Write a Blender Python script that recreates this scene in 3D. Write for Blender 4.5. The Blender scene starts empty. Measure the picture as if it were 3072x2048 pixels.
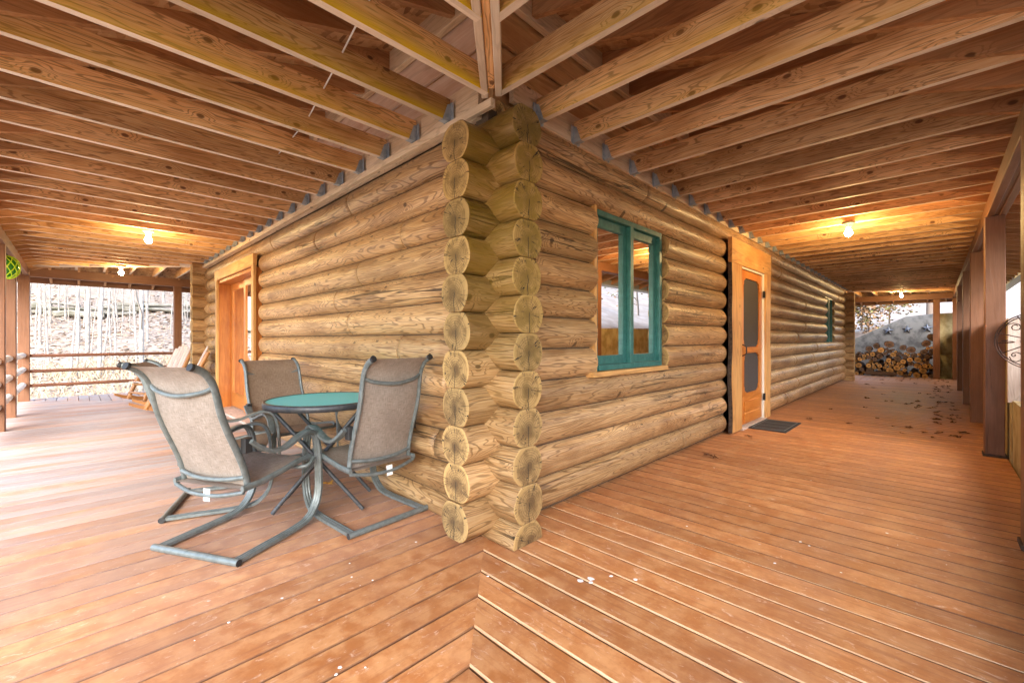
import bpy, math, random
from mathutils import Vector, Matrix, noise
C = bpy.context.scene
random.seed(7)
R = math.radians
# ---------------------------------------------------------------- camera, sky, sun, exposure
cam = bpy.data.objects.new('camera', bpy.data.cameras.new('camera')); C.collection.objects.link(cam)
cam.location = (-1.935, -2.083, 1.25); cam.rotation_euler = (R(90), 0, R(44.6 - 90))
cam.data.lens = 15.107; cam.data.sensor_width = 36; cam.data.shift_y = -0.0019
cam.data.clip_start = 0.05; cam.data.clip_end = 600
C.camera = cam
w = bpy.data.worlds.new('World'); C.world = w; w.use_nodes = True
nt = w.node_tree; bg = nt.nodes['Background']
sky = nt.nodes.new('ShaderNodeTexSky'); sky.sky_type = 'NISHITA'; sky.sun_disc = False
SUN_EL, SUN_AZ = 38, 230      # azimuth: direction the light comes from, degrees from +X towards +Y
sky.sun_elevation = R(SUN_EL); sky.sun_rotation = R(90 - SUN_AZ); sky.air_density = 1.0; sky.dust_density = 1.5; sky.ozone_density = 1.0
nt.links.new(sky.outputs[0], bg.inputs[0]); bg.inputs[1].default_value = 0.15
sun = bpy.data.objects.new('sun', bpy.data.lights.new('sun', 'SUN')); C.collection.objects.link(sun)
sun.data.energy = .8; sun.data.angle = R(50); sun.data.color = (1, .95, .87)
sd = Vector((math.cos(R(SUN_EL)) * math.cos(R(SUN_AZ)), math.cos(R(SUN_EL)) * math.sin(R(SUN_AZ)), math.sin(R(SUN_EL))))
sun.rotation_euler = (-sd).to_track_quat('-Z', 'Y').to_euler()
C.view_settings.view_transform = 'Standard'; C.view_settings.look = 'None'
C.view_settings.exposure = 2.82; C.view_settings.gamma = 1; C.view_settings.use_curve_mapping = False
C.render.engine = 'CYCLES'
C.cycles.max_bounces = 10; C.cycles.diffuse_bounces = 6; C.cycles.transparent_max_bounces = 12
C.cycles.sample_clamp_indirect = 6

# ---------------------------------------------------------------- node helper and materials
class NT:
    def __init__(s, name):
        s.m = bpy.data.materials.new(name); s.m.use_nodes = True; s.t = s.m.node_tree
        s.b = s.t.nodes['Principled BSDF']; s.o = s.t.nodes['Material Output']
    def n(s, typ, inp=None, **p):
        d = s.t.nodes.new('ShaderNode' + typ)
        for k, v in p.items(): setattr(d, k, v)
        for k, v in (inp or {}).items():
            if isinstance(v, bpy.types.NodeSocket): s.t.links.new(v, d.inputs[k])
            else: d.inputs[k].default_value = v
        return d
    def math(s, op, a, b=0.0, c=None, clamp=False):
        i = {0: a, 1: b}
        if c is not None: i[2] = c
        return s.n('Math', i, operation=op, use_clamp=clamp).outputs[0]
    def vmul(s, a, b): return s.n('VectorMath', {0: a, 1: b}, operation='MULTIPLY').outputs[0]
    def vadd(s, a, b): return s.n('VectorMath', {0: a, 1: b}, operation='ADD').outputs[0]
    def att(s, name, out='Fac'): return s.n('Attribute', attribute_name=name).outputs[out]
    def mix(s, f, a, b, mode='MIX'):
        d = s.t.nodes.new('ShaderNodeMix'); d.data_type = 'RGBA'; d.blend_type = mode
        for k, v in ((0, f), (6, a), (7, b)):
            if isinstance(v, bpy.types.NodeSocket): s.t.links.new(v, d.inputs[k])
            else: d.inputs[k].default_value = v if k == 0 else (tuple(v) + (1,))[:4]
        return d.outputs[2]
    def noise(s, v, scale=1, detail=3, rough=.5, dist=0):
        return s.n('TexNoise', {'Vector': v, 'Scale': scale, 'Detail': detail, 'Roughness': rough, 'Distortion': dist}).outputs[0]
    def step(s, x, lo, hi, a=0, b=1):
        return s.n('MapRange', {0: x, 1: lo, 2: hi, 3: a, 4: b}, interpolation_type='SMOOTHSTEP').outputs[0]
    def gc(s):
        r = s.att('rnd'); off = s.n('CombineXYZ', {0: s.math('MULTIPLY', r, 71), 1: s.math('MULTIPLY', r, 37), 2: s.math('MULTIPLY', r, 53)}).outputs[0]
        return s.att('gc', 'Vector'), off, r
    def fin(s, col=None, rough=.6, bump=None, bs=.3, bd=.004, metal=0, spec=None):
        for k, v in (('Base Color', col), ('Roughness', rough), ('Metallic', metal), ('Specular IOR Level', spec)):
            if v is None: continue
            if isinstance(v, bpy.types.NodeSocket): s.t.links.new(v, s.b.inputs[k])
            else: s.b.inputs[k].default_value = (tuple(v) + (1,))[:4] if k == 'Base Color' else v
        if bump is not None:
            bn = s.n('Bump', {'Strength': bs, 'Distance': bd, 'Height': bump}); s.t.links.new(bn.outputs[0], s.b.inputs['Normal'])
        return s.m

def wood(name, dark, mid, light, along=1.2, across=9, rings=60, lines=.5, rough=.6, knots=.5, crack=0, stain=(.3, .25, .03), var=.3, bs=.3, worn=0, knotc=None, spec=.4):  # stain: masked second colour; on the joists it is a painted yellow light cast
    t = NT(name); g, off, r = t.gc(); v = t.vadd(g, off)
    sv_ = t.n('SeparateXYZ', {0: v}).outputs
    kv = t.n('TexVoronoi', {'Vector': t.n('CombineXYZ', {0: t.math('MULTIPLY', sv_[0], 2.2), 1: t.math('MULTIPLY', t.math('ADD', sv_[1], sv_[2]), 3.6), 2: 0.0}).outputs[0], 'Scale': 1.0, 'Randomness': 1.0}, voronoi_dimensions='2D')
    kd = kv.outputs['Distance']
    kr = t.math('LESS_THAN', t.n('SeparateColor', {0: kv.outputs['Color']}).outputs[0], knots)
    kn = t.math('MULTIPLY', t.step(kd, .035, .065, 1, 0), kr)
    kw = t.math('MULTIPLY', t.step(kd, .03, .24, 1, 0), kr)
    n1 = t.noise(t.vmul(v, (along, across, across)), 1, 3, .5, .5)
    ph = t.math('ADD', t.math('MULTIPLY', n1, rings), t.math('MULTIPLY', kw, 16))
    rg = t.step(t.math('SINE', ph), .35, 1.0)
    fib = t.noise(t.vmul(v, (3.5, 120, 120)), 1, 3, .6)
    blot = t.noise(t.vmul(v, (1.1, 3.2, 3.2)), 1, 5, .62)
    c = t.mix(t.step(fib, .3, .7), mid, light)
    c = t.mix(t.math('MULTIPLY', t.step(blot, .42, .68), .7), c, dark)
    c = t.mix(t.math('MULTIPLY', rg, lines), c, [x * .55 for x in dark])
    c = t.mix(t.math('MULTIPLY', kn, .85), c, knotc or [x * .3 for x in dark])
    h = t.math('SUBTRACT', t.math('MULTIPLY', fib, .6), t.math('MULTIPLY', rg, .5))
    if crack:
        cn = t.noise(t.vmul(v, (along * .9, across * 5, across * 5)), 1, 2, .4)
        cm = t.noise(t.vmul(v, (along * .9, across * .6, across * .6)), 1, 1)
        cr = t.math('MULTIPLY', t.step(t.math('ABSOLUTE', t.math('SUBTRACT', cn, .5)), .006, .02, 1, 0), t.step(cm, .56, .62))
        c = t.mix(t.math('MULTIPLY', cr, crack), c, (.03, .018, .008)); h = t.math('SUBTRACT', h, t.math('MULTIPLY', cr, 3))
    if worn:
        wn = t.noise(t.vmul(v, (along * 5, across * 1.6, across * 1.6)), 1, 6, .7)
        c = t.mix(t.math('MULTIPLY', t.step(wn, .54, .68), worn), c, (.62, .50, .38))
    st = t.math('MULTIPLY', t.att('st'), t.step(t.noise(t.vmul(v, (2, 7, 7)), 1, 4, .6), .25, .6, .45, 1))
    c = t.mix(st, c, stain)
    c = t.mix(1.0, c, t.n('CombineColor', {0: t.math('MULTIPLY_ADD', r, var, 1 - var / 2), 1: t.math('MULTIPLY_ADD', r, var, 1 - var / 2), 2: t.math('MULTIPLY_ADD', r, var * 1.1, 1 - var / 2)}).outputs[0], 'MULTIPLY')
    return t.fin(c, rough, h, bs, .004, spec=spec)

def endgrain(name, base, dark, rim=None):
    t = NT(name); g, off, r = t.gc(); sp = t.n('SeparateXYZ', {0: g}).outputs
    yz = t.n('CombineXYZ', {0: sp[1], 1: sp[2], 2: t.math('MULTIPLY', r, 50)}).outputs[0]
    flat = t.n('CombineXYZ', {0: sp[1], 1: sp[2], 2: 0.0}).outputs[0]
    rad = t.n('VectorMath', {0: t.vadd(flat, t.n('CombineXYZ', {0: t.math('MULTIPLY_ADD', r, .03, -.015), 1: .006, 2: 0.0}).outputs[0])}, operation='LENGTH').outputs['Value']
    wob = t.noise(yz, 12, 3)
    rr = t.math('MULTIPLY_ADD', wob, .014, rad)
    rings = t.step(t.math('SINE', t.math('MULTIPLY', rr, 430)), .0, 1.0)
    nrm = t.n('VectorMath', {0: flat}, operation='NORMALIZE').outputs[0]
    an = t.noise(t.vadd(t.vmul(nrm, (4.6, 4.6, 4.6)), t.n('CombineXYZ', {0: 0.0, 1: 0.0, 2: t.math('MULTIPLY_ADD', rad, 5, t.math('MULTIPLY', r, 90))}).outputs[0]), 1, 2, .5)
    rc = t.math('MULTIPLY', t.step(t.math('ABSOLUTE', t.math('SUBTRACT', an, .5)), .006, .016, 1, 0), t.math('MULTIPLY', t.step(rad, .015, .05), t.step(wob, .42, .5)))
    wl = t.noise(t.n('CombineXYZ', {0: sp[2], 1: t.math('MULTIPLY', r, 40), 2: 0.0}).outputs[0], 22, 2)
    cx = t.math('ABSOLUTE', t.math('ADD', sp[1], t.math('MULTIPLY_ADD', wl, .03, -.015)))
    vc = t.math('MULTIPLY', t.step(cx, .0012, .0038, 1, 0), t.step(sp[2], .0, .02, 1, 0))
    blot = t.noise(yz, 14, 4, .6)
    c = t.mix(t.math('MULTIPLY', rings, .5), base, dark)
    c = t.mix(t.step(blot, .38, .68, 0, .75), c, dark)
    c = t.mix(t.step(rad, .0, .08, .8, 0), c, [x * .5 for x in dark])
    c = t.mix(t.step(rad, .108, .116), c, rim or [min(1, x * 1.15) for x in base])
    c = t.mix(t.math('MULTIPLY', t.att('st'), t.step(blot, .3, .6, .5, 1)), c, (.21, .14, .02))
    cr = t.math('MAXIMUM', rc, vc)
    c = t.mix(cr, c, (.02, .012, .006))
    c = t.mix(1.0, c, t.n('CombineColor', {0: t.math('MULTIPLY_ADD', r, .35, .82), 1: t.math('MULTIPLY_ADD', r, .33, .82), 2: t.math('MULTIPLY_ADD', r, .3, .82)}).outputs[0], 'MULTIPLY')
    return t.fin(c, .8, t.math('SUBTRACT', t.math('MULTIPLY', rings, .2), t.math('MULTIPLY', cr, 2)), .5, .003)

def plain(name, col, rough=.5, metal=0, nscale=0, ncol=None, bs=0, lo=.4, hi=.65, spec=None):
    t = NT(name)
    if not nscale: return t.fin(col, rough, metal=metal, spec=spec)
    g, off, r = t.gc(); n = t.noise(t.vadd(g, off), nscale, 5, .6)
    c = t.mix(t.step(n, lo, hi), col, ncol or [x * .6 for x in col])
    return t.fin(c, rough, n if bs else None, bs, .01, metal, spec)

def emit(name, col, s):
    t = NT(name); t.b.inputs['Base Color'].default_value = tuple(col) + (1,)
    t.b.inputs['Emission Color'].default_value = tuple(col) + (1,); t.b.inputs['Emission Strength'].default_value = s
    return t.m

def glassmat(name, tint=(.9, .93, .92), refl=None):
    t = NT(name); tr = t.n('BsdfTransparent', {0: tuple(tint) + (1,)}); gl = t.n('BsdfGlossy', {0: (1, 1, 1, 1), 'Roughness': .0})
    fr = t.n('Fresnel', {0: 1.55}).outputs[0]; fr = t.math('MULTIPLY', fr, 1.1, clamp=True)
    mx = t.n('MixShader', {0: fr, 1: tr.outputs[0], 2: gl.outputs[0]}); t.t.links.new(mx.outputs[0], t.o.inputs[0])
    return t.m

def deckmat():
    t = NT('deck_paint'); g, off, r = t.gc(); v = t.vadd(g, off)
    grain = t.noise(t.vmul(v, (2.2, 38, 38)), 1, 4, .6, .3)
    blot = t.noise(t.vmul(g, (1.1, 1.1, 1.1)), 1.4, 5, .6)
    patch = t.noise(v, 9, 7, .68)
    scuff = t.noise(t.vmul(v, (14, 30, 30)), 1, 6, .72, 1.2)
    spots = t.n('TexVoronoi', {'Vector': v, 'Scale': 8.0}).outputs['Distance']
    sm = t.step(t.noise(v, 1.7, 2), .62, .7)
    c = t.mix(t.step(patch, .36, .66), (.42, .155, .046), (.58, .28, .11))
    c = t.mix(t.step(grain, .5, .72, 0, .5), c, (.28, .095, .038))
    c = t.mix(t.step(blot, .45, .75, 0, .55), c, (.34, .155, .085))
    c = t.mix(t.step(scuff, .57, .70, 0, .7), c, (.72, .50, .36))
    sp = t.math('MULTIPLY', t.step(spots, .05, .085, 1, 0), sm)
    c = t.mix(sp, c, (.85, .82, .78))
    ed = t.math('ABSOLUTE', t.n('SeparateXYZ', {0: g}).outputs[1])
    em = t.math('MULTIPLY', t.step(ed, .068, .0762), t.step(grain, .3, .6, .4, .85))
    c = t.mix(em, c, (.10, .042, .022))
    # worn to grey wood on the open left side of the porch
    wm = t.math('MULTIPLY', t.att('st'), t.step(t.noise(t.vmul(v, (.8, 4, 4)), 1, 5, .65), .32, .6, .35, 1))
    c = t.mix(wm, c, (.37, .32, .305))
    c = t.mix(1.0, c, t.n('CombineColor', {0: t.math('MULTIPLY_ADD', r, .3, .85), 1: t.math('MULTIPLY_ADD', r, .3, .85), 2: t.math('MULTIPLY_ADD', r, .28, .86)}).outputs[0], 'MULTIPLY')
    rough = t.step(patch, .3, .7, .45, .68)
    return t.fin(c, rough, t.math('ADD', t.math('MULTIPLY', grain, .5), t.math('MULTIPLY', scuff, .25)), .28, .004, spec=.5)

def osb():
    t = NT('strand_board'); g, off, r = t.gc()
    vo = t.n('TexVoronoi', {'Vector': t.vmul(g, (1, 2.2, 1)), 'Scale': 14.0}); vo2 = t.n('TexVoronoi', {'Vector': t.vmul(g, (2.4, 1, 1)), 'Scale': 12.0})
    a = t.n('SeparateColor', {0: vo.outputs['Color']}).outputs[0]; b = t.n('SeparateColor', {0: vo2.outputs['Color']}).outputs[1]
    c = t.mix(a, (.36, .18, .07), (.58, .34, .16)); c = t.mix(t.step(b, .5, .9, 0, .7), c, (.60, .38, .20)); c = t.mix(t.step(b, .0, .2, .7, 0), c, (.16, .07, .03))
    return t.fin(c, .8, a, .3)

def fabric(name, a, b):
    t = NT(name); g, off, r = t.gc()
    n1 = t.noise(t.vmul(g, (420, 22, 22)), 1, 2); n2 = t.noise(t.vmul(g, (22, 420, 420)), 1, 2)
    m = t.math('ADD', t.math('MULTIPLY', n1, .5), t.math('MULTIPLY', n2, .5)); bl = t.noise(g, 5, 4)
    c = t.mix(t.step(m, .40, .60), a, b); c = t.mix(t.step(bl, .4, .7, 0, .35), c, [x * .6 for x in a])
    t.fin(c, .85, m, .4, .002)
    tr = t.n('BsdfTranslucent', {0: (.4, .3, .22, 1)}); mx = t.n('MixShader', {0: .15, 1: t.b.outputs[0], 2: tr.outputs[0]})
    t.t.links.new(mx.outputs[0], t.o.inputs[0]); return t.m

M = dict(
    log=wood('log_wood', (.21, .095, .03), (.43, .235, .09), (.62, .41, .20), along=.42, across=4.6, rings=230, lines=.62, rough=.38, knots=.28, crack=.8, stain=(.17, .105, .008), var=.40, bs=.7),
    logend=endgrain('log_end_grain', (.43, .275, .105), (.15, .08, .03)),
    joist=wood('joist_wood', (.36, .15, .04), (.68, .37, .14), (.80, .53, .27), along=.8, across=9, rings=110, lines=.6, knots=.7, stain=(.80, .54, .0), var=.4, knotc=(.12, .04, .014)),  # stain here is a yellow light cast painted along the near joists
    rafter=wood('rafter_wood', (.30, .13, .048), (.46, .23, .095), (.56, .32, .15), along=.8, across=9, rings=46, lines=.3, knots=.3, var=.35),
    litlumber=wood('pale_lit_lumber', (.56, .42, .28), (.72, .58, .42), (.80, .68, .53), along=.8, across=9, rings=40, lines=.2, knots=.3, var=.2),  # pale lumber; light falling on joist undersides is put into this colour
    pale=wood('ledger_wood', (.50, .33, .18), (.66, .49, .30), (.76, .61, .42), along=.9, across=9, rings=50, lines=.3, knots=.4, knotc=(.08, .04, .02), var=.12),
    sheath=wood('sheathing_wood', (.44, .21, .075), (.62, .35, .14), (.72, .46, .22), along=.7, across=5, rings=30, lines=.25, knots=.3, var=.3),
    osb=osb(), deck=deckmat(),
    leftply=wood('pale_plywood', (.52, .30, .17), (.70, .48, .33), (.78, .60, .46), along=.7, across=3, rings=30, lines=.15, knots=.3, var=.2),
    brown=wood('brown_painted_wood', (.14, .056, .024), (.195, .085, .040), (.24, .112, .058), along=.6, across=9, rings=30, lines=.12, knots=.1, crack=.7, rough=.5, var=.1),
    brownsoft=wood('brown_painted_rail', (.14, .052, .024), (.19, .075, .038), (.24, .10, .055), lines=.1, knots=0, rough=.5, var=.1),
    bare=wood('bare_pole_wood', (.50, .44, .38), (.66, .60, .55), (.76, .72, .68), lines=.2, rough=.6, var=.1),
    edge=wood('worn_board_edge', (.50, .24, .10), (.66, .39, .19), (.74, .50, .29), lines=.1, knots=0, var=.3),
    trim=wood('honey_trim_wood', (.42, .18, .045), (.60, .31, .09), (.70, .42, .16), along=.7, across=6, rings=34, lines=.35, knots=.3, rough=.45, knotc=(.10, .04, .012)),
    bark=plain('bark', (.09, .055, .035), .9, 0, 30, (.03, .02, .014), .6),
    door=wood('orange_door_wood', (.44, .125, .016), (.55, .185, .03), (.64, .25, .05), along=.7, across=8, rings=36, lines=.2, rough=.32, knots=.1, var=.1, bs=.15),
    doorred=wood('red_fir_wood', (.36, .095, .02), (.52, .165, .032), (.66, .26, .06), along=.8, across=5, rings=16, lines=.2, rough=.35, knots=0, var=.5, bs=.15),
    white=plain('white_paint', (.80, .77, .68), .5), screen=plain('screen_mesh', (.045, .04, .036), .8, 0, 500, (.07, .06, .055), 0, .45, .55),
    black=plain('black_metal', (.02, .02, .02), .45, .6), teal=plain('teal_paint', (.028, .14, .122), .42, 0, 20, (.045, .185, .16), .1),
    glass=glassmat('window_glass'), steel=plain('galvanised_steel', (.42, .47, .50), .5, .2, 18, (.26, .31, .35), .1),
    frame=plain('grey_powder_coat', (.165, .19, .185), .38, .2, 26, (.12, .14, .135), .05), darkframe=plain('dark_powder_coat', (.055, .062, .07), .42, .3, 30, (.085, .085, .085), .05),
    sling=fabric('sling_fabric', (.235, .19, .15), (.41, .35, .295)), slingdark=fabric('brown_sling_fabric', (.20, .135, .085), (.34, .255, .18)),
    tag=plain('white_tag', (.85, .85, .83), .6), cap=plain('black_cap', (.02, .02, .02), .6),
    rocker=wood('varnished_pine', (.20, .075, .02), (.34, .145, .04), (.44, .21, .07), along=1.5, across=12, rings=26, lines=.2, rough=.35, knots=.3, var=.15),
    slat=wood('weathered_slat', (.38, .27, .21), (.52, .41, .34), (.62, .52, .45), lines=.25, var=.2),
    bulb=emit('lit_bulb', (1, .80, .42), 30), porcelain=plain('porcelain', (.7, .68, .62), .4), olivebase=plain('lamp_base_metal', (.22, .22, .16), .5),
    concrete=plain('concrete', (.17, .17, .165), .9, 0, 3.2, (.075, .075, .075), .4, .42, .66), ochre=plain('lamplit_concrete', (.42, .36, .20), .9, 0, 4, (.27, .21, .095), .4),  # ochre: yellow lamp light on the concrete is put into its colour
    paleblock=plain('pale_concrete', (.60, .62, .56), .9, 0, 5, (.47, .50, .42), .3), starm=plain('star_metal', (.22, .25, .30), .5, .7, 14, (.12, .09, .07), .1),
    iron=plain('wrought_iron', (.035, .022, .018), .4, .8, 60, (.12, .06, .04), 0), rubber=plain('rubber_mat', (.022, .024, .026), .75, 0, 30, (.035, .037, .04), .3), matline=plain('mat_line', (.16, .17, .17), .8),
    net=plain('lime_cord', (.55, .85, .02), .7), buoy=plain('green_glass', (.03, .22, .03), .12, 0, 20, (.05, .34, .04), 0),
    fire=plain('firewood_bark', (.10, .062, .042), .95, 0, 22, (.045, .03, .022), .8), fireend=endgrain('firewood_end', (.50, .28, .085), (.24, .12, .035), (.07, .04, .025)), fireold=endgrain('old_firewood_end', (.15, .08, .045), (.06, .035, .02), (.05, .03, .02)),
    soil=plain('leafy_ground', (.27, .205, .155), 1, 0, 2.5, (.36, .29, .235), .3), gutter=plain('gutter_metal', (.42, .46, .47), .4, .2),
    barkpale=plain('pale_bark', (.40, .35, .30), .9, 0, 6, (.24, .21, .18), .2), brush=plain('dry_brush', (.42, .33, .22), 1), shrubtwig=plain('shrub_twig', (.16, .12, .09), .9),
    leafbrown=plain('dry_leaf', (.20, .085, .03), .8, 0, 9, (.11, .042, .018), 0), leafgold=plain('golden_leaf', (.62, .33, .05), .6),
    cable=plain('white_cable', (.75, .74, .70), .5), chink=plain('log_sealant', (.10, .065, .035), .9),
    interior=wood('interior_pine', (.15, .065, .022), (.24, .115, .04), (.30, .16, .065), along=.8, across=5, rings=30, lines=.25, knots=.3), green=plain('moss_green', (.10, .20, .03), .9, 0, 8, (.22, .22, .06), 0),
)
def leafy(name, cols):
    t = NT(name); g, off, r = t.gc()
    c = t.mix(t.step(r, .15, .5), cols[0], cols[1]); c = t.mix(t.step(r, .6, .95), c, cols[2]); return t.fin(c, .8)
M['shrubleaf'] = leafy('autumn_leaf', [(.15, .14, .04), (.28, .15, .06), (.30, .17, .10)])
M['litter'] = leafy('leaf_litter', [(.34, .235, .16), (.20, .145, .10), (.46, .38, .32)])
M['crownleaf'] = leafy('yellowing_leaf', [(.20, .22, .06), (.30, .25, .10), (.26, .17, .08)])

# ---------------------------------------------------------------- mesh builder
class MB:
    def __init__(s): s.v = []; s.f = []; s.gc = []; s.rnd = []; s.st = []; s.mi = []; s.sm = []
    def add(s, V, F, G=None, rnd=None, st=0, mi=0, sm=False):
        o = len(s.v); r = random.random() if rnd is None else rnd
        s.v += [tuple(p) for p in V]; s.gc += [tuple(g) for g in (G or V)]; s.rnd += [r] * len(V)
        s.st += list(st) if isinstance(st, (list, tuple)) else [st] * len(V)
        s.f += [tuple(i + o for i in f) for f in F]
        s.mi += list(mi) if isinstance(mi, list) else [mi] * len(F); s.sm += [sm] * len(F)
    def build(s, name, mats, parent=None, loc=None):
        me = bpy.data.meshes.new(name); me.from_pydata(s.v, [], s.f)
        for nm, typ, dat in (('gc', 'FLOAT_VECTOR', [x for g in s.gc for x in g]), ('rnd', 'FLOAT', s.rnd), ('st', 'FLOAT', s.st)):
            a = me.attributes.new(nm, typ, 'POINT'); a.data.foreach_set('vector' if typ == 'FLOAT_VECTOR' else 'value', dat)
        for m in (mats if isinstance(mats, (list, tuple)) else [mats]): me.materials.append(m)
        me.polygons.foreach_set('material_index', s.mi); me.polygons.foreach_set('use_smooth', s.sm); me.update()
        o = bpy.data.objects.new(name, me); C.collection.objects.link(o)
        if parent: o.parent = parent
        if loc: o.location = loc
        return o
def frame(a, b, up=(0, 0, 1)):
    a, b = Vector(a), Vector(b); x = (b - a); L = x.length; x.normalize(); u = Vector(up)
    if abs(x.dot(u)) > .98: u = Vector((0, 1, 0))
    y = u.cross(x).normalized(); z = x.cross(y); return a, x, y, z, L
def beam(mb, a, b, wd, ht, up=(0, 0, 1), ch=.004, rnd=None, st=None, mi=0, emi=None, cut0=None, cut1=None, chmi=None, nseg=1, wob=0):
    """box from a to b: width wd (sideways), height ht; chamfered edges; st(u,z)->stain; cut(y,z)->length offset"""
    a, x, y, z, L = frame(a, b, up); hw, hh = wd / 2, ht / 2; c = min(ch, hw * .8, hh * .8)
    P = [(-hw, -hh + c), (-hw + c, -hh), (hw - c, -hh), (hw, -hh + c), (hw, hh - c), (hw - c, hh), (-hw + c, hh), (-hw, hh - c)]
    V = []; G = []; S = []; n = 8; r = random.random() if rnd is None else rnd
    for k in range(nseg + 1):
        u = L * k / nseg
        dy = wob * noise.noise(Vector((u * .7, r * 50, 0))); dz = wob * noise.noise(Vector((u * .7, r * 50, 9)))
        for (py, pz) in P:
            uu = u
            if k == 0 and cut0: uu += cut0(py, pz)
            if k == nseg and cut1: uu += cut1(py, pz)
            V.append(a + x * uu + y * (py + dy) + z * (pz + dz)); G.append((uu, py, pz)); S.append(st(uu, pz / hh) if st else 0)
    F = []; MI = []
    for k in range(nseg):
        for i in range(n):
            j = (i + 1) % n; F.append((k * n + i, (k + 1) * n + i, (k + 1) * n + j, k * n + j)); MI.append(mi)
            if chmi and i in chmi: MI[-1] = chmi[i]
    F.append(tuple(range(n))); MI.append(mi if emi is None else emi)
    F.append(tuple(nseg * n + i for i in range(n - 1, -1, -1))); MI.append(mi if emi is None else emi)
    mb.add(V, F, G, r, S, MI)
def box(mb, x0, y0, z0, x1, y1, z1, mi=0, rnd=None, ch=.003, st=None):
    """axis box, grain along the longest side"""
    d = (x1 - x0, y1 - y0, z1 - z0); k = d.index(max(d)); c = [(x0 + x1) / 2, (y0 + y1) / 2, (z0 + z1) / 2]
    a = list(c); b = list(c); a[k] -= d[k] / 2; b[k] += d[k] / 2
    if k == 0: beam(mb, a, b, d[1], d[2], ch=ch, mi=mi, rnd=rnd, st=st)
    elif k == 1: beam(mb, a, b, d[0], d[2], ch=ch, mi=mi, rnd=rnd, st=st)
    else: beam(mb, a, b, d[0], d[1], up=(0, 1, 0), ch=ch, mi=mi, rnd=rnd, st=st)
def tube(mb, pts, r, n=10, mi=0, caps=True, prof=None, up=(0, 0, 1), sm=True, rnd=None, closed=False, radii=None, capmi=None, side=None):
    """sweep a circle (or the profile prof) along pts; side: fixed sideways axis"""
    pts = [Vector(p) for p in pts]; N = len(pts); prof = prof or [(r * math.cos(2 * math.pi * i / n), r * math.sin(2 * math.pi * i / n)) for i in range(n)]
    n = len(prof); V = []; G = []; s = 0; py = None
    for k in range(N):
        if closed: t = (pts[(k + 1) % N] - pts[k - 1]).normalized()
        else: t = (pts[min(k + 1, N - 1)] - pts[max(k - 1, 0)]).normalized()
        if side is not None: y = Vector(side); y = (y - t * y.dot(t)).normalized()
        elif py is None:
            u = Vector(up)
            if abs(t.dot(u)) > .95: u = Vector((0, 1, 0))
            y = u.cross(t).normalized()
        else: y = (py - t * py.dot(t)).normalized()
        py = y; z = t.cross(y); f = radii[k] if radii else 1
        if k: s += (pts[k] - pts[k - 1]).length
        for (a, b) in prof: V.append(pts[k] + y * a * f + z * b * f); G.append((s, a * f, b * f))
    F = []; MI = []
    for k in range(N if closed else N - 1):
        k2 = (k + 1) % N
        for i in range(n): j = (i + 1) % n; F.append((k * n + i, k * n + j, k2 * n + j, k2 * n + i)); MI.append(mi)
    mb.add(V, F, G, rnd, 0, MI, sm)
    if caps and not closed:
        for k in (0, N - 1):
            mb.add([V[k * n + i] for i in range(n)], [tuple(range(n))[::-1] if k == 0 else tuple(range(n))], [G[k * n + i] for i in range(n)], rnd, 0, mi if capmi is None else capmi)
def spline(P, m=6):
    P = [Vector(p) for p in P]; out = []
    for i in range(len(P) - 1):
        p0 = P[max(i - 1, 0)]; p1 = P[i]; p2 = P[i + 1]; p3 = P[min(i + 2, len(P) - 1)]
        for k in range(m):
            t = k / m; out.append(.5 * ((2 * p1) + (p2 - p0) * t + (2 * p0 - 5 * p1 + 4 * p2 - p3) * t * t + (3 * p1 - p0 - 3 * p2 + p3) * t ** 3))
    out.append(P[-1]); return out
def lathe(mb, prof, c=(0, 0, 0), n=20, mi=0, sm=True):
    V = []; F = []
    for (r, z) in prof:
        for i in range(n): a = 2 * math.pi * i / n; V.append((c[0] + r * math.cos(a), c[1] + r * math.sin(a), c[2] + z))
    for k in range(len(prof) - 1):
        for i in range(n): j = (i + 1) % n; F.append((k * n + i, k * n + j, (k + 1) * n + j, (k + 1) * n + i))
    mb.add(V, F, None, None, 0, mi, sm)
def poly(mb, pts, th, nrm, mi=0, rnd=None, gcf=None, st=0):
    """flat polygon pts extruded by th along nrm"""
    nrm = Vector(nrm).normalized(); P = [Vector(p) for p in pts]; n = len(P); V = P + [p + nrm * th for p in P]
    F = [tuple(range(n))[::-1], tuple(range(n, 2 * n))] + [(i, (i + 1) % n, n + (i + 1) % n, n + i) for i in range(n)]
    mb.add(V, F, [gcf(v) for v in V] if gcf else None, rnd, st, mi)
def empty(name, loc=(0, 0, 0), rz=0):
    o = bpy.data.objects.new(name, None); C.collection.objects.link(o); o.location = loc; o.rotation_euler = (0, 0, rz); o.empty_display_size = .2; return o
def tag(o, label=None, cat=None, group=None, kind=None):
    if label: o['label'] = label
    if cat: o['category'] = cat
    if group: o['group'] = group
    if kind: o['kind'] = kind
    return o
def copy_tree(o, parent=None):
    c = o.copy(); C.collection.objects.link(c)
    if parent: c.parent = parent
    for ch in list(o.children): copy_tree(ch, c)
    return c

# ---------------------------------------------------------------- dimensions (origin = crossing of the two log walls)
HX, HY = 14.65, 8.45           # far corners of the house
PW = 2.6                       # porch depth
P_ = .2307; LR = .13; OV = .3167
ZJ = 2.73                      # joist underside
def rz(d): return 3.42 - .3 * (d - .15)     # rafter underside at distance d from the wall line
SP = .428; C0 = .71

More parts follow.
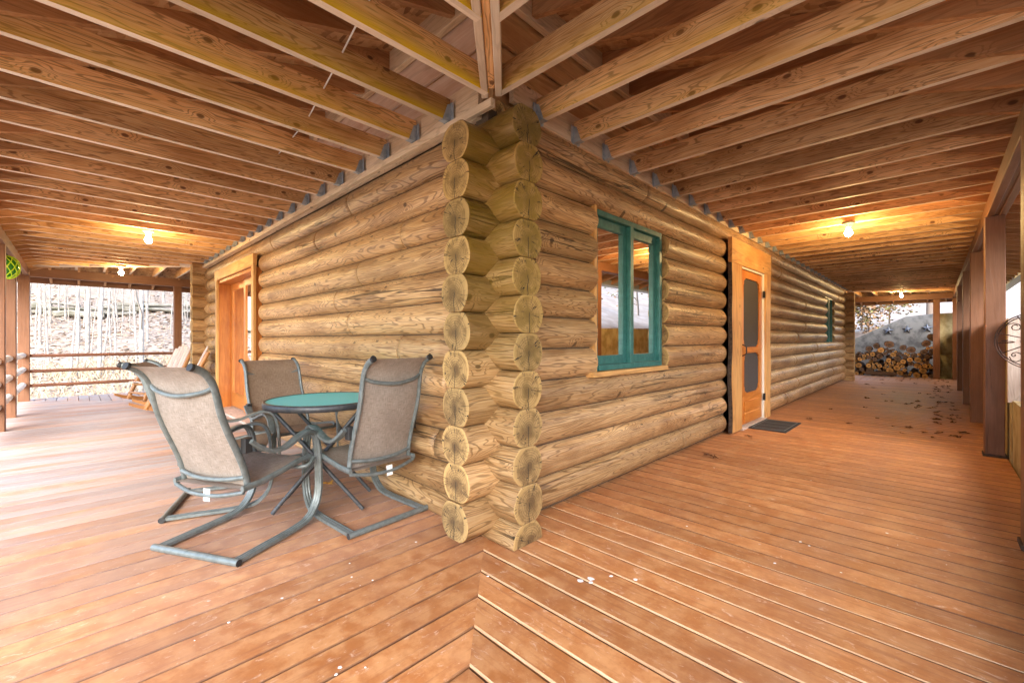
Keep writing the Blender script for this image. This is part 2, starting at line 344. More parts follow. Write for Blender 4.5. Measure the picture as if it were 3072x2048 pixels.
# ---------------------------------------------------------------- ground, deck
def hgt(x, y):
    # house pad, valley to the left and behind, retained bank to the right
    h = -.7
    if x < -3: h -= min(1.6, (-3 - x) * .22)
    if y > 11.5: h -= min(1.2, (y - 11.5) * .2)
    if y > 24: h += (y - 24) * .30 + 1.2 * noise.noise(Vector((x * .05, y * .05, 0)))
    if y > 24 and x < 14: h += .8 * noise.noise(Vector((x * .2, y * .2, 3)))
    d = -2.85 - y
    if d > 0 and x > -30:
        k = min(1, d / .6) if x > 4.6 else min(1, max(0, d - .2) / 2.0)
        b = 1.35 + .32 * d + .35 * noise.noise(Vector((x * .4, y * .4, 7)))
        s = min(1, max(0, (x + 9) / 9)); h = h * (1 - k * s) + b * k * s
    e = x - 19.7
    if e > 0 and y < 22:
        k = min(1, e / .5); q = max(0, min(1, (y + 2) / 9)); b = (1.9 - 1.7 * q) + e * .10 + .15 * noise.noise(Vector((x * .4, y * .4, 5)))
        s = 1 if y < 10 else max(0, 1 - (y - 10) / 12); h = max(h, h * (1 - k * s) + b * k * s)
    return h
gm = MB(); xs = [-120, -90, -60, -40, -28, -20, -14, -10, -7, -5, -4, -3.2] + [-2.6 + i * .8 for i in range(28)] + [19.6, 19.75, 20.3, 21, 22, 23.5, 25, 27, 30, 34, 40, 50, 65, 90, 120]
ys = [-90, -60, -40, -25, -16, -11, -8, -6, -5, -4.2, -3.6, -3.3, -3.0, -2.86, -2.6] + [-1 + i * 1.1 for i in range(24)] + [26, 28, 30, 33, 36, 39, 42, 46, 50, 55, 60, 66, 74, 84, 96, 110, 140]
xs = sorted(xs); ys = sorted(ys)
V = [(x, y, hgt(x, y)) for y in ys for x in xs]; nx = len(xs)
gm.add(V, [(j * nx + i, j * nx + i + 1, (j + 1) * nx + i + 1, (j + 1) * nx + i) for j in range(len(ys) - 1) for i in range(nx - 1)], None, .3, 0, 0, True)
tag(gm.build('ground', M['soil']), kind='structure')

dk = MB(); BP = .16; TH = .034; MO = .067
def dboard(a, b, c0, c1, right, stf):
    def st(u, z): return stf
    near = right and a[0] < .95
    beam(dk, a, b, BP - (.009 if right else .0095), TH, ch=.003 if not near else max(.0025, .0068 - max(0, a[0] + .25) * .0045), mi=0, st=st, cut0=c0, cut1=c1, chmi={4: 1} if near else None)
k = 0
x = -.237 - BP * 15 + BP / 2
# boards along Y (right porch), trimmed at the near mitre and the far mitre
while x < HX + PW + .9:
    if x > -2.62:
        y1 = min(x + MO, .12) if x < HX - .2 else min(.12, HX - x)
        if x >= HX - .2: y1 = HX - x
        m1 = 1 if x + MO < .1 else (-1 if x >= HX - .1 else 0)
        y0 = -PW - .02
        if y1 > y0 + .02:
            # for a board going +Y frame(): x=dir +Y, y = up x dir = (-1,0,0)
            dboard((x, y0, -TH / 2), (x, y1, -TH / 2), None, (lambda py, pz, m=m1: -py * m) if m1 else None, True, max(0, min(.6, (x - 12) / 5)))
    x += BP
y = -.237 + MO - BP * 15 + BP / 2
while y < HY + PW + .5:
    if y > -2.6:
        x1 = min(y - MO, .12) if y < HY else HY - y
        m1 = 1 if y - MO < .1 else (-1 if y >= HY - .02 else 0)
        if x1 > -PW - .1:
            s = max(0, min(1, (y + .2) / 3.5))
            dboard((-PW - .12, y, -TH / 2), (x1, y, -TH / 2), None, (lambda py, pz, m=m1: py * m) if m1 else None, False, s)
    y += BP
x = -PW - .1 + BP / 2        # behind the house: boards along Y
while x < 5:
    y0 = HY - x if x < 0 else HY - .1
    if y0 < HY + PW + .45: dboard((x, y0 + .003, -TH / 2), (x, HY + PW + .15 + .3, -TH / 2), (lambda py, pz: py) if x < 0 else None, None, False, 1)
    x += BP
y = -PW + .05               # far right end: boards along X
while y < 5:
    x0 = HX - y if y < 0 else HX - .1
    if x0 < HX + PW + .2: dboard((x0 + .003, y, -TH / 2), (HX + PW + .25, y, -TH / 2), (lambda py, pz: -py) if y < 0 else None, None, False, .7)
    y += BP
deck = dk.build('deck', [M['deck'], M['edge']]); tag(deck, kind='structure')
sub = MB()
for yy in [-2.45, -1.6, -.8]: box(sub, -2.6, yy, -.22, 17.4, yy + .04, -.04)
for xx in [-2.5, -1.7, -.9]: box(sub, xx, -2.4, -.215, xx + .04, 11.2, -.042)
box(sub, -2.65, HY + PW + .3, -.25, 5, HY + PW + .34, -.036)
tag(sub.build('deck_substructure', M['rafter']), kind='structure')
spl = MB()
def splat(cx, cy, r, n=9):
    V = [(cx, cy, .0035)] + [(cx + math.cos(a) * r * random.uniform(.7, 1.2), cy + math.sin(a) * r * random.uniform(.7, 1.2), .0012) for a in [2 * math.pi * i / n for i in range(n)]]
    spl.add(V, [(0, 1 + i, 1 + (i + 1) % n) for i in range(n)])
for (cx, cy, r) in [(-.10, -.77, .017), (-.045, -.80, .02), (-.075, -.82, .013), (.05, -.86, .012), (.11, -.97, .012)]: splat(cx, cy, r)
for i in range(26):
    a = random.choice([0, 1]); splat(random.uniform(-1.7, -.4) if a else random.uniform(.1, 3.5), random.uniform(-.9, .4) if a else random.uniform(-2.2, -.4), random.uniform(.003, .008))
tag(spl.build('dropping_stains', M['tag']), 'white bird dropping stains spattered on the orange deck boards near the corner', 'stain', None, 'stuff')

# ---------------------------------------------------------------- log cabin
cabin = tag(empty('log_cabin'), 'log cabin with round honey coloured logs crossing at the corner, under the wraparound porch roof', 'cabin')
def log(axis, c, z, s0, s1, nose0=0, nose1=0, cap0=1, cap1=1, moss=0, joints=(), r=LR, fat=None):
    """log along X (axis 0) at y=c or along Y (axis 1) at x=c; nose: rounded end length"""
    mb = MB(); L = s1 - s0; rnd = random.random(); n = 32 if s0 < 7 else 20
    st = .09 if s0 < 5 else .2
    S = [s0 + i * L / max(2, int(L / st)) for i in range(max(2, int(L / st)) + 1)]
    for j in joints:
        if s0 + .2 < j < s1 - .2: S += [j - .009, j - .005, j + .005, j + .009]
    for q, nz in ((0, nose0), (1, nose1)):
        if nz:
            S = [s for s in S if (s > s0 + nz if q == 0 else s < s1 - nz)]
            S += [(s0 + nz * (1 - math.cos(t * math.pi / 2 / 6))) if q == 0 else (s1 - nz * (1 - math.cos(t * math.pi / 2 / 6))) for t in range(7)]
    S = sorted(set(S)); V = []; G = []; ST = []
    tw = random.uniform(-.5, .5)
    for s in S:
        e = 1
        if nose0 and s < s0 + nose0: e = .42 + .58 * math.sqrt(max(0, 1 - (1 - (s - s0) / nose0) ** 2))
        if nose1 and s > s1 - nose1: e = .42 + .58 * math.sqrt(max(0, 1 - (1 - (s1 - s) / nose1) ** 2))
        jd = 0
        for j in joints:
            if abs(s - j) < .0055: jd = .04
        for i in range(n):
            a = 2 * math.pi * i / n; ca, sa = math.cos(a), math.sin(a)
            hv = P_ / 2 - .0012; rr = (r + .007 * noise.noise(Vector((s * .9 + rnd * 90, ca * 1.4, sa * 1.4))) + .003 * noise.noise(Vector((s * 5 + rnd * 70, ca * 4, sa * 4))) - jd) * e
            u, v = rr * ca, max(-hv, min(hv, rr * sa)); zz = max(z + v, .004); v = zz - z
            V.append((s, c + u, zz) if axis == 0 else (c + u, s, zz)); G.append((s, u, v))
            ST.append(moss * max(0, min(1, (.12 - s) / .2)) * max(.08, min(1.0, (z - .45) * .65)) if moss else 0)
    F = []
    for k in range(len(S) - 1):
        for i in range(n):
            j = (i + 1) % n; q = (k * n + i, k * n + j, (k + 1) * n + j, (k + 1) * n + i); F.append(q if axis == 0 else q[::-1])
    mb.add(V, F, G, rnd, ST, 0, True)
    for k, on in ((0, cap0), (len(S) - 1, cap1)):
        if on:
            ring = list(range(k * n, k * n + n)); bev = .004; d = -bev if k == 0 else bev
            VV = [V[i] for i in ring]; G1 = [(0, G[i][1], G[i][2]) for i in ring]
            cc = Vector(VV[0]) * 0
            for p in VV: cc += Vector(p)
            cc /= n; in_ = [tuple(cc + (Vector(p) - cc) * .96 + (Vector((d, 0, 0)) if axis == 0 else Vector((0, d, 0)))) for p in VV]
            flip = (k == 0) == (axis == 0)
            f1 = [(i, (i + 1) % n, n + (i + 1) % n, n + i) for i in range(n)] + [tuple(range(n, 2 * n))]
            if flip: f1 = [f[::-1] for f in f1]
            mb.add(VV + in_, f1, G1 + [(0, g[1] * .96, g[2] * .96) for g in G1], rnd, ST[k * n] * (.35 if axis == 0 else .95), 1, False)
    return mb.build('log', [M['log'], M['logend']], cabin)
# wall along X (right side)
WX0, WX1, WZ0, WZ1 = 1.072, 2.30, .988, 2.34
DX0, DX1 = 4.14, 5.90
FX0, FX1, FZ0, FZ1 = 11.44, 12.55, 1.08, 2.36
for k in range(12):
    z = .146 + P_ * k
    cuts = []
    if WZ0 < z < WZ1 - .02: cuts.append((WX0 - .03, WX1 + .05, 0, .0))
    if z < 2.5: cuts.append((DX0, DX1, 1, 1))
    if FZ0 < z < FZ1: cuts.append((FX0, FX1, 0, 0))
    s = -OV + random.uniform(-.006, .012) if k < 11 else -.02; n0 = 0; ends = []
    for c_ in cuts: ends.append((s, c_[0], n0, c_[2])); s = c_[1]; n0 = c_[3]
    ends.append((s, HX + OV, n0, 0))
    for (a, b, p, q) in ends:
        jts = [random.uniform(a + .5, b - .3) for _ in range(int((b - a) / 3))] if b - a > 1.4 and a > 2.9 else ([2.72] if k == 0 else ([1.9] if k == 11 else []))
        log(0, 0, z, a, b, .11 * p, .11 * q, 1, 1, .9 if a < 0 else 0, jts)
# wall along Y (left side)
SY0, SY1 = 4.83, 7.12
for k in range(12):
    z = .02 + P_ * k
    jt = {3: [.85], 4: [.35], 5: [1.0], 6: [1.9], 7: [2.2], 8: [1.7], 9: [.95], 10: [2.7], 11: [1.9, 4.2], 2: [.5], 1: [.2]}.get(k, [])
    if z < 2.35:
        log(1, 0, z, -OV + random.uniform(-.006, .012), SY0, 0, .12, 1, 1, .9, jt); log(1, 0, z, SY1, HY + OV, .0, 0, 1, 1, 0, [7.75] if k % 2 else [7.95])
    else: log(1, 0, z, -OV + random.uniform(-.006, .012), HY + OV, 0, 0, 1, 1, .9, jt)
for k in range(12):          # crossing stubs at the far corners
    log(0, HY, .146 + P_ * k - (.0 if k < 11 else .02), -OV - .01, 1.2)
    log(1, HX, .02 + P_ * k, -OV - .01, 1.2)
ch = MB()                    # sealant core closing the joints between courses
for (x0, x1, z1) in ((-.1, WX0 - .05, 2.72), (WX0 - .05, WX1 + .06, .93), (WX1 + .06, DX0, 2.72), (DX1, FX0, 2.72), (FX0, FX1, FZ0 - .05), (FX1, HX, 2.72)): box(ch, x0, -.06, .02, x1, .06, z1)
for (y0, y1) in ((-.06, SY0 - .01), (SY1 + .01, HY)): box(ch, -.059, y0, .021, .059, y1, 2.69)
box(ch, WX0 - .04, -.05, WZ1 + .03, WX1 + .05, .07, 2.71); box(ch, FX0 - .01, -.05, FZ1 + .03, FX1 + .01, .07, 2.71); box(ch, DX0 - .01, -.05, 2.42, DX1 + .01, .07, 2.71); box(ch, -.05, SY0 - .01, 2.42, .07, SY1 + .01, 2.68)
ch.build('sealant_core', M['chink'], cabin)
# ledgers, sheathing and rafter board above the logs
lg = MB()
box(lg, .06, -.13, 2.80, HX, -.09, 2.95); box(lg, -.13, .0, 2.67, -.085, HY, 2.925)
box(lg, .10, -.145, 2.725, HX, -.09, 2.797)
box(lg, -.17, -.16, 2.668, -.134, HY, 2.72)
lg.build('ledger', M['pale'], cabin)
sh = MB()
for (z0, z1) in ((2.94, 3.14), (3.17, 3.42)):
    x = -.1
    while x < HX: L = random.uniform(1.6, 3.2); box(sh, x, -.085, z0, min(x + L, HX) - .003, -.06, z1); x += L
box(sh, -.05, -.05, 2.72, HX, -.03, 3.7); box(sh, -.05, -.028, 2.72, -.03, HY, 3.7)
sh.build('sheathing', M['sheath'], cabin)
sh = MB()
for (z0, z1) in ((2.93, 3.14), (3.17, 3.42)):
    y = -.1
    while y < HY: L = random.uniform(1.6, 3.2); box(sh, -.085, y, z0, -.06, min(y + L, HY) - .003, z1); y += L
sh.build('sheathing', M['leftply'], cabin)
rb = MB()
box(rb, -.15, -.15, 3.40, HX + .15, -.10, 3.60); box(rb, -.15, -.099, 3.40, -.10, HY + .15, 3.60)
rb.build('rafter_plate', M['pale'], cabin)
# interior
it = MB()
for i in range(12): box(it, .2, 1.9, .1 + i * .22, HX - .2, 1.94, .1 + i * .22 + .215)
it.build('interior_wall', M['interior'], cabin)
it = MB(); box(it, .14, .14, -.03, HX, HY, .0); box(it, .14, .14, 2.715, HX, HY, 2.75); box(it, 1.2, HY - .1, 0, HX, HY + .1, 2.8); box(it, HX - .08, 1.2, 0, HX + .1, HY, 2.8)
for yy in (.5, .9, 1.3): box(it, .14, yy, 2.58, HX, yy + .08, 2.712)
box(it, .13, 4.6, 0, 3.4, 4.64, 2.7); box(it, 3.4, 1.95, 0, 3.44, 4.6, 2.7)
it.build('interior_shell', M['interior'], cabin)

# green double window -----------------------------------------------------
def window(x0, x1, z0, z1, yf, ysill=True, name='window', sl=.115):
    mb = MB(); fw = .048
    box(mb, x0, yf, z0, x0 + fw, yf + .13, z1, rnd=.3); box(mb, x1 - fw, yf, z0, x1, yf + .13, z1, rnd=.3)
    box(mb, x0 + fw, yf, z1 - fw, x1 - fw, yf + .13, z1, rnd=.3); box(mb, x0 + fw, yf - .012, z0, x1 - fw, yf + .13, z0 + fw, rnd=.3)
    xm = (x0 + x1) / 2; box(mb, xm - .028, yf - .004, z0 + fw, xm + .028, yf + .12, z1 - fw, rnd=.3)
    wdw = mb.build(name, M['teal'], cabin)
    for a, b in ((x0 + fw, xm - .028), (xm + .028, x1 - fw)):
        s = MB(); sw = .062; q = yf + .042
        box(s, a, q, z0 + fw, a + sw, q + .045, z1 - fw, rnd=.4); box(s, b - sw, q, z0 + fw, b, q + .045, z1 - fw, rnd=.4)
        box(s, a + sw, q, z1 - fw - sw * 1.25, b - sw, q + .045, z1 - fw, rnd=.4); box(s, a + sw, q, z0 + fw, b - sw, q + .045, z0 + fw + sw * 1.2, rnd=.4)
        s.build('sash', M['teal'], wdw)
        p = MB(); box(p, a + sw - .005, q + .02, z0 + fw + sw, b - sw + .005, q + .025, z1 - fw - sw, ch=.0005); p.build('pane', M['glass'], wdw)
    s = MB(); box(s, x0 - .10, yf - .06, z0 - .045, x1 + .02, yf + .1, z0 - .003); s.build('window_sill', M['trim'], wdw)
    return wdw
window(WX0, WX1, WZ0, WZ1, -.075)
bk = MB(); box(bk, WX0 - .035, -.105, WZ0 - .02, WX0 - .004, .10, WZ1 + .01); bk.build('window_buck', M['trim'], cabin)
bk = MB(); box(bk, WX1 + .01, -.03, WZ0 - .02, WX1 + .04, .10, WZ1 + .01)
bk.build('window_buck', M['trim'], cabin)
window(FX0 + .02, FX1 - .02, FZ0, FZ1, -.075)

# screen door -------------------------------------------------------------
tr = MB()
def live_edge(mb, x0, x1, z0, z1, y0, y1, amp, seed, mi=0):
    n = 26; L = []; Rr = []
    for i in range(n + 1):
        z = z0 + (z1 - z0) * i / n
        L.append((x0 + amp * noise.noise(Vector((z * 1.8, seed, 0))), z)); Rr.append((x1, z))
    V = [(x, y0, z) for x, z in L] + [(x, y0, z) for x, z in Rr] + [(x, y1, z) for x, z in L] + [(x, y1, z) for x, z in Rr]; m = n + 1
    F = []; MI = []
    for i in range(n):
        F += [(i, m + i, m + i + 1, i + 1), (2 * m + i, 2 * m + i + 1, 3 * m + i + 1, 3 * m + i), (i, i + 1, 2 * m + i + 1, 2 * m + i), (m + i, 3 * m + i, 3 * m + i + 1, m + i + 1)]; MI += [0, 0, 1, 0]
    F += [(0, 2 * m, 3 * m, m), (n, m + n, 3 * m + n, 2 * m + n)]; MI += [0, 0]
    mb.add(V, F, [(v[2], v[0], v[1]) for v in V], seed, 0, MI)
live_edge(tr, 4.10, 4.50, .02, 2.265, -.185, -.135, .05, .31)
live_edge(tr, 5.93, 5.66, .02, 2.33, -.185, -.135, -.05, .62)
beam(tr, (4.08, -.165, 2.43), (5.95, -.165, 2.44), .05, .33, mi=0)
tr.build('door_trim', [M['trim'], M['bark']], cabin)
wf = MB(); box(wf, 4.50, -.165, .03, 4.555, -.05, 2.30); box(wf, 5.60, -.165, .03, 5.655, -.05, 2.30); box(wf, 4.555, -.163, 2.245, 5.60, -.05, 2.30)
wf.build('door_jamb', M['white'], cabin)
LX0, LX1, LZ0, LZ1, LY = 4.57, 5.59, .045, 2.235, -.145
def scal(x0, x1, z0, z1, c=.05):    # opening outline with notched corners
    P = []
    for (cx, cz, a0) in ((x1, z1, 0), (x0, z1, 90), (x0, z0, 180), (x1, z0, 270)):
        sx = 1 if cx == x1 else -1; sz = 1 if cz == z1 else -1
        A = [(cx, cz - sz * 2.2 * c), (cx - sx * .45 * c, cz - sz * 1.7 * c), (cx - sx * .45 * c, cz - sz * 1.0 * c), (cx - sx * 1.1 * c, cz - sz * .5 * c), (cx - sx * 1.8 * c, cz - sz * .38 * c), (cx - sx * 2.2 * c, cz)]
        P += A if a0 in (0, 180) else A[::-1]
    return P
def plate(mb, x0, x1, z0, z1, hole, y0, y1, mi=0):
    n = len(hole); cx = sum(p[0] for p in hole) / n; cz = sum(p[1] for p in hole) / n; O = []
    for (hx, hz) in hole:
        dx, dz = hx - cx, hz - cz; t = min(((x1 if dx > 0 else x0) - cx) / dx if abs(dx) > 1e-6 else 9e9, ((z1 if dz > 0 else z0) - cz) / dz if abs(dz) > 1e-6 else 9e9)
        O.append([cx + dx * t, cz + dz * t])
    for (qx, qz) in ((x0, z0), (x1, z0), (x1, z1), (x0, z1)):
        i = min(range(n), key=lambda i: (O[i][0] - qx) ** 2 + (O[i][1] - qz) ** 2); O[i] = [qx, qz]
    V = [(x, y0, z) for x, z in hole] + [(x, y0, z) for x, z in O] + [(x, y1, z) for x, z in hole] + [(x, y1, z) for x, z in O]; F = []
    for i in range(n):
        j = (i + 1) % n; F += [(i, n + i, n + j, j), (2 * n + i, 2 * n + j, 3 * n + j, 3 * n + i), (i, j, 2 * n + j, 2 * n + i)]
        F.append((n + i, 3 * n + i, 3 * n + j, n + j))
    mb.add(V, F, [(v[2], v[0], v[1]) for v in V], .4, 0, mi)
dl = MB(); h1 = scal(LX0 + .13, LX1 - .12, 1.14, 2.13); h2 = scal(LX0 + .16, LX1 - .12, .48, 1.055)
plate(dl, LX0, LX1, 1.10, LZ1, h1, LY, LY + .035); plate(dl, LX0, LX1, .44, 1.0999, h2, LY, LY + .035)
box(dl, LX0 + .02, LY - .006, 1.075, LX1 - .02, LY - .0005, 1.125, rnd=.2)
box(dl, LX0, LY, LZ0, LX1, LY + .035, .4399, rnd=.4)
for (a, b) in ((.075, .20), (.235, .37)): box(dl, LX0 + .14, LY - .012, a, LX1 - .13, LY - .001, b, rnd=.5, ch=.01)
sdoor = dl.build('screen_door', M['door'], cabin)
for (a, b) in ((1.12, 2.15), (.46, 1.075)):
    s = MB(); box(s, LX0 + .1, LY + .018, a, LX1 - .1, LY + .022, b, ch=.0005); s.build('screen', M['screen'], sdoor)
s = MB(); tube(s, spline([(LX0 + .06, LY - .005, 1.18), (LX0 + .07, LY - .05, 1.15), (LX0 + .07, LY - .055, 1.10), (LX0 + .07, LY - .05, 1.05), (LX0 + .06, LY - .005, 1.02)]), .008); s.build('door_handle', M['black'], sdoor)
for z in (.36, 1.95):
    s = MB(); box(s, LX1 - .02, LY - .035, z - .05, LX1 + .045, LY - .022, z + .05); tube(s, [(LX1 + .01, LY - .04, z - .055), (LX1 + .01, LY - .04, z + .055)], .01); s.build('hinge', M['black'], sdoor)
s = MB(); box(s, 4.5, -.2, -.002, 5.66, -.02, .028); s.build('threshold', M['slat'], cabin)

# sliding patio door on the left wall --------------------------------------
sl = MB()
for (a, b) in ((-.14, .10),):
    box(sl, a, SY1 - .05, .03, b, SY1 - .005, 2.29); box(sl, a, SY0 + .005, .03, b, SY0 + .05, 2.29); box(sl, a, SY0 + .05, 2.25, b, SY1 - .05, 2.30)
pd = sl.build('patio_door', M['doorred'], cabin)
tm = MB()
box(tm, -.185, SY0 - .06, 2.302, -.135, SY1 + .06, 2.47); box(tm, -.18, SY0 - .05, .02, -.141, SY0 + .06, 2.30); box(tm, -.18, SY1 - .06, .02, -.141, SY1 + .03, 2.30)
tm.build('patio_door_trim', M['trim'], cabin)
ym = (SY0 + SY1) / 2
for (a, b, q) in ((SY0 + .05, ym + .05, .0), (ym - .05, SY1 - .05, .05)):
    s = MB(); w_ = .11
    box(s, q, a, .05, q + .04, a + w_, 2.25); box(s, q, b - w_, .05, q + .04, b, 2.25); box(s, q, a + w_, 2.13, q + .04, b - w_, 2.25); box(s, q, a + w_, .05, q + .04, b - w_, .30)
    pn = s.build('door_panel', M['doorred'], pd)
    s = MB(); box(s, q + .016, a + w_ - .01, .28, q + .022, b - w_ + .01, 2.14, ch=.0005); s.build('pane', M['glass'], pd)
s = MB(); box(s, -.20, SY0, -.002, .10, SY1, .032); s.build('sill_board', M['slat'], cabin)

# ---------------------------------------------------------------- porch roof
porch = tag(empty('porch_roof'), 'wraparound porch roof of exposed joists and rafters carried on brown beams and posts', 'porch roof')
def side_pt(side, c, d, z):
    """side L: wall x=0, runs along y; F: y=HY; Rr: wall y=0 runs along x; E: x=HX.  c along the wall, d outward"""
    if side == 'L': return Vector((-d, c, z))
    if side == 'R': return Vector((c, -d, z))
    if side == 'F': return Vector((c, HY + d, z))
    return Vector((HX + d, c, z))
def prism(mb, side, c, prof, th, up=None, rnd=None, stf=None, hip0=0):
    """prof: list of (d,z); extruded th along the wall, centred at c; grain along d; hip0 shears the inner end"""
    V = []; G = []; S = []; N = len(prof); dm = min(p[0] for p in prof)
    for q in (-.5, .5):
        for (d, z) in prof:
            V.append(side_pt(side, c + q * th, d, z)); G.append((d, z - prof[0][1], q * th)); S.append(stf(d, z) if stf else 0)
    F = [tuple(range(N)), tuple(range(N, 2 * N))[::-1]] + [(i, N + i, N + (i + 1) % N, (i + 1) % N) for i in range(N)]
    if side in ('L', 'E'): F = [f[::-1] for f in F]
    if side in ('F', 'E'): F = [f[::-1] for f in F]
    mb.add(V, F, G, rnd, S)
def joist(side, c, lo=0, ln=99, hang=True):
    d0 = .15; over = 0
    if c < lo: d0 = max(d0, lo - c + .05)
    if c > ln: d0 = max(d0, c - ln + .05)
    if d0 > 2.3: return
    jit = random.uniform(-.008, .008); c += jit; zz = ZJ + random.uniform(-.002, .002)
    mb = MB(); near = side in 'LR' and c < 3
    ds = [d0 + (2.70 - d0) * i / 8 for i in range(9)]
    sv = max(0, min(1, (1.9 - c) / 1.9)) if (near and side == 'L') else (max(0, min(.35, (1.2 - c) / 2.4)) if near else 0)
    low = [(d, zz) for d in ds]; mid = [(d, zz + .06) for d in ds]; top = [(d, zz + .15) for d in ds if d < 2.40] + [(2.40, zz + .15), (2.70, zz + .065)]
    # side strips so the painted yellow light cast can follow the lower edge
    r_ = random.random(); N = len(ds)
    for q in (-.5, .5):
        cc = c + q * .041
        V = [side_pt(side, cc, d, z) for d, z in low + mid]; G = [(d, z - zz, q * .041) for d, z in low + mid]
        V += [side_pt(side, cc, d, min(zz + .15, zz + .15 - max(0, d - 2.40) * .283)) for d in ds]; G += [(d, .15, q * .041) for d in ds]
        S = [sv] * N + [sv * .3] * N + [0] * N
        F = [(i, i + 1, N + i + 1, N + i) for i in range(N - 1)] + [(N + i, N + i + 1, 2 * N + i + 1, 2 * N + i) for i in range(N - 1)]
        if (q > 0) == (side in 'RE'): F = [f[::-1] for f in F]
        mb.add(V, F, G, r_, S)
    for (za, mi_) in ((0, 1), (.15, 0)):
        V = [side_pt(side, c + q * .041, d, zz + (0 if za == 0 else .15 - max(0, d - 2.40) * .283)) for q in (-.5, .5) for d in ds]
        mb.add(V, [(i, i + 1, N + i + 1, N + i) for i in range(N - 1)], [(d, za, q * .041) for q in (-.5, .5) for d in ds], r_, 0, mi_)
    for d, h in ((ds[0], .15), (ds[-1], .065)):
        mb.add([side_pt(side, c - .0205, d, zz), side_pt(side, c + .0205, d, zz), side_pt(side, c + .0205, d, zz + h), side_pt(side, c - .0205, d, zz + h)], [(0, 1, 2, 3)], None, r_)
    j = mb.build('joist', [M['joist'], M['litlumber']], porch)
    if hang and lo < c < ln and side in 'LR':
        h = MB()
        for q in (-1, 1):
            cc = c + q * .0235
            h.add([side_pt(side, cc, .14, zz - .005), side_pt(side, cc, .215, zz - .005), side_pt(side, cc, .175, zz + .105), side_pt(side, cc, .14, zz + .125)], [(0, 1, 2, 3)])
            h.add([side_pt(side, cc, .148, zz - .02), side_pt(side, cc + q * .032, .148, zz - .005), side_pt(side, cc + q * .032, .148, zz + .12), side_pt(side, cc, .148, zz + .125)], [(0, 1, 2, 3)])
        h.add([side_pt(side, c - .0235, .14, zz - .005), side_pt(side, c + .0235, .14, zz - .005), side_pt(side, c + .0235, .215, zz - .005), side_pt(side, c - .0235, .215, zz - .005)], [(0, 1, 2, 3)])
        h.build('joist_hanger', M['steel'], j)
def rafter(side, c, lo=0, ln=99):
    c += -.047 if side in 'LR' else .047
    d0 = .152
    if c < lo: d0 = max(d0, lo - c + .03)
    if c > ln: d0 = max(d0, c - ln + .03)
    if d0 > 3.1: return
    mb = MB(); D1 = 3.28
    prism(mb, side, c, [(d0, rz(d0)), (D1, rz(D1)), (D1, rz(D1) + .158), (d0, rz(d0) + .158)], .041)
    mb.build('rafter', M['rafter'], porch)
for k in range(-6, 27):
    c = C0 + SP * k
    joist('L', c, -.0, HY); rafter('L', c, 0, HY)
for k in range(-6, 40):
    c = C0 + SP * k
    joist('R', c, 0, HX); rafter('R', c, 0, HX)
for k in range(-6, 5):
    c = .2 + SP * k
    joist('F', c, 0, 99, False); rafter('F', c, 0, 99)
    if k < 3: joist('E', c, 0, 99, False); rafter('E', c, 0, 99)
# hips: joist level (triple ply) and sloped
def hip(name, sx, sy, ox, oy):
    h = MB(); dv = Vector((sx, sy, 0)).normalized(); nv = Vector((-dv.y, dv.x, 0))
    for q, (s0, dz) in enumerate(((.14, 0), (.20, .012), (.16, -.003))):
        o = nv * (q - 1) * .0425
        a = Vector((ox, oy, 0)) + dv * s0 * 1.414 + o; b = Vector((ox, oy, 0)) + dv * 2.62 * 1.414 + o
        a.z = b.z = ZJ + .085 + dz
        if q == 1:
            mdl = a + (b - a) * .28; beam(h, a, mdl, .040, .17); beam(h, mdl + (b - a).normalized() * .004, b, .040, .17)
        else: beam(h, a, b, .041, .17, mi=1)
    h.build(name, [M['joist'], M['litlumber']], porch)
    h = MB(); a = Vector((ox, oy, 0)) + dv * .16 * 1.414; b = Vector((ox, oy, 0)) + dv * 3.27 * 1.414; a.z = rz(.16) + .055; b.z = rz(3.27) + .055
    beam(h, a, b, .045, .185); h.build('hip_rafter', M['rafter'], porch)
hip('hip_beam', -1, -1, 0, 0); hip('hip_beam', -1, 1, 0, HY); hip('hip_beam', 1, -1, HX, 0)
# roof boards
rs = MB()
def roofpane(side, c0, c1, h0, h1):
    z0 = rz(.0) + .16; z1 = rz(3.3) + .16
    P = [side_pt(side, c0 - (0 if h0 else 0), 0, z0), side_pt(side, c1, 0, z0), side_pt(side, c1 + (3.3 if h1 else 0), 3.3, z1), side_pt(side, c0 - (3.3 if h0 else 0), 3.3, z1)]
    poly(rs, P, .02, (0, 0, 1))
roofpane('L', 0, HY, 1, 1); roofpane('R', 0, HX, 1, 1); roofpane('F', 0, 6, 1, 0); roofpane('E', 0, 5, 1, 0)
poly(rs, [(0, 0, rz(0) + .16), (HX, 0, rz(0) + .16), (HX, HY, rz(0) + .16), (0, HY, rz(0) + .16)], .03, (0, 0, 1))
rs.build('roof_sheathing', M['osb'], porch)
fc = MB(); zf = rz(3.3)
E1 = 3.3
box(fc, -E1 - .025, -E1, zf - .01, -E1, HY + E1, zf + .17); box(fc, -E1, -E1 - .025, zf - .01, HX + E1, -E1, zf + .17); box(fc, -E1, HY + E1, zf - .01, 6, HY + E1 + .025, zf + .17); box(fc, HX + E1, -E1, zf - .01, HX + E1 + .025, 5, zf + .17)
fc.build('fascia', M['brown'], porch)
gt = MB(); prof = [(0, 0), (0, .10), (.1, .11), (.11, .02), (.05, -.01)]
tube(gt, [(-E1, -E1 - .03, zf + .04), (HX + E1, -E1 - .03, zf + .04)], 1, prof=[(-.01, -.06), (.11, -.03), (.13, .08), (-.01, .09)], sm=False)
gt.build('gutter', M['gutter'], porch)
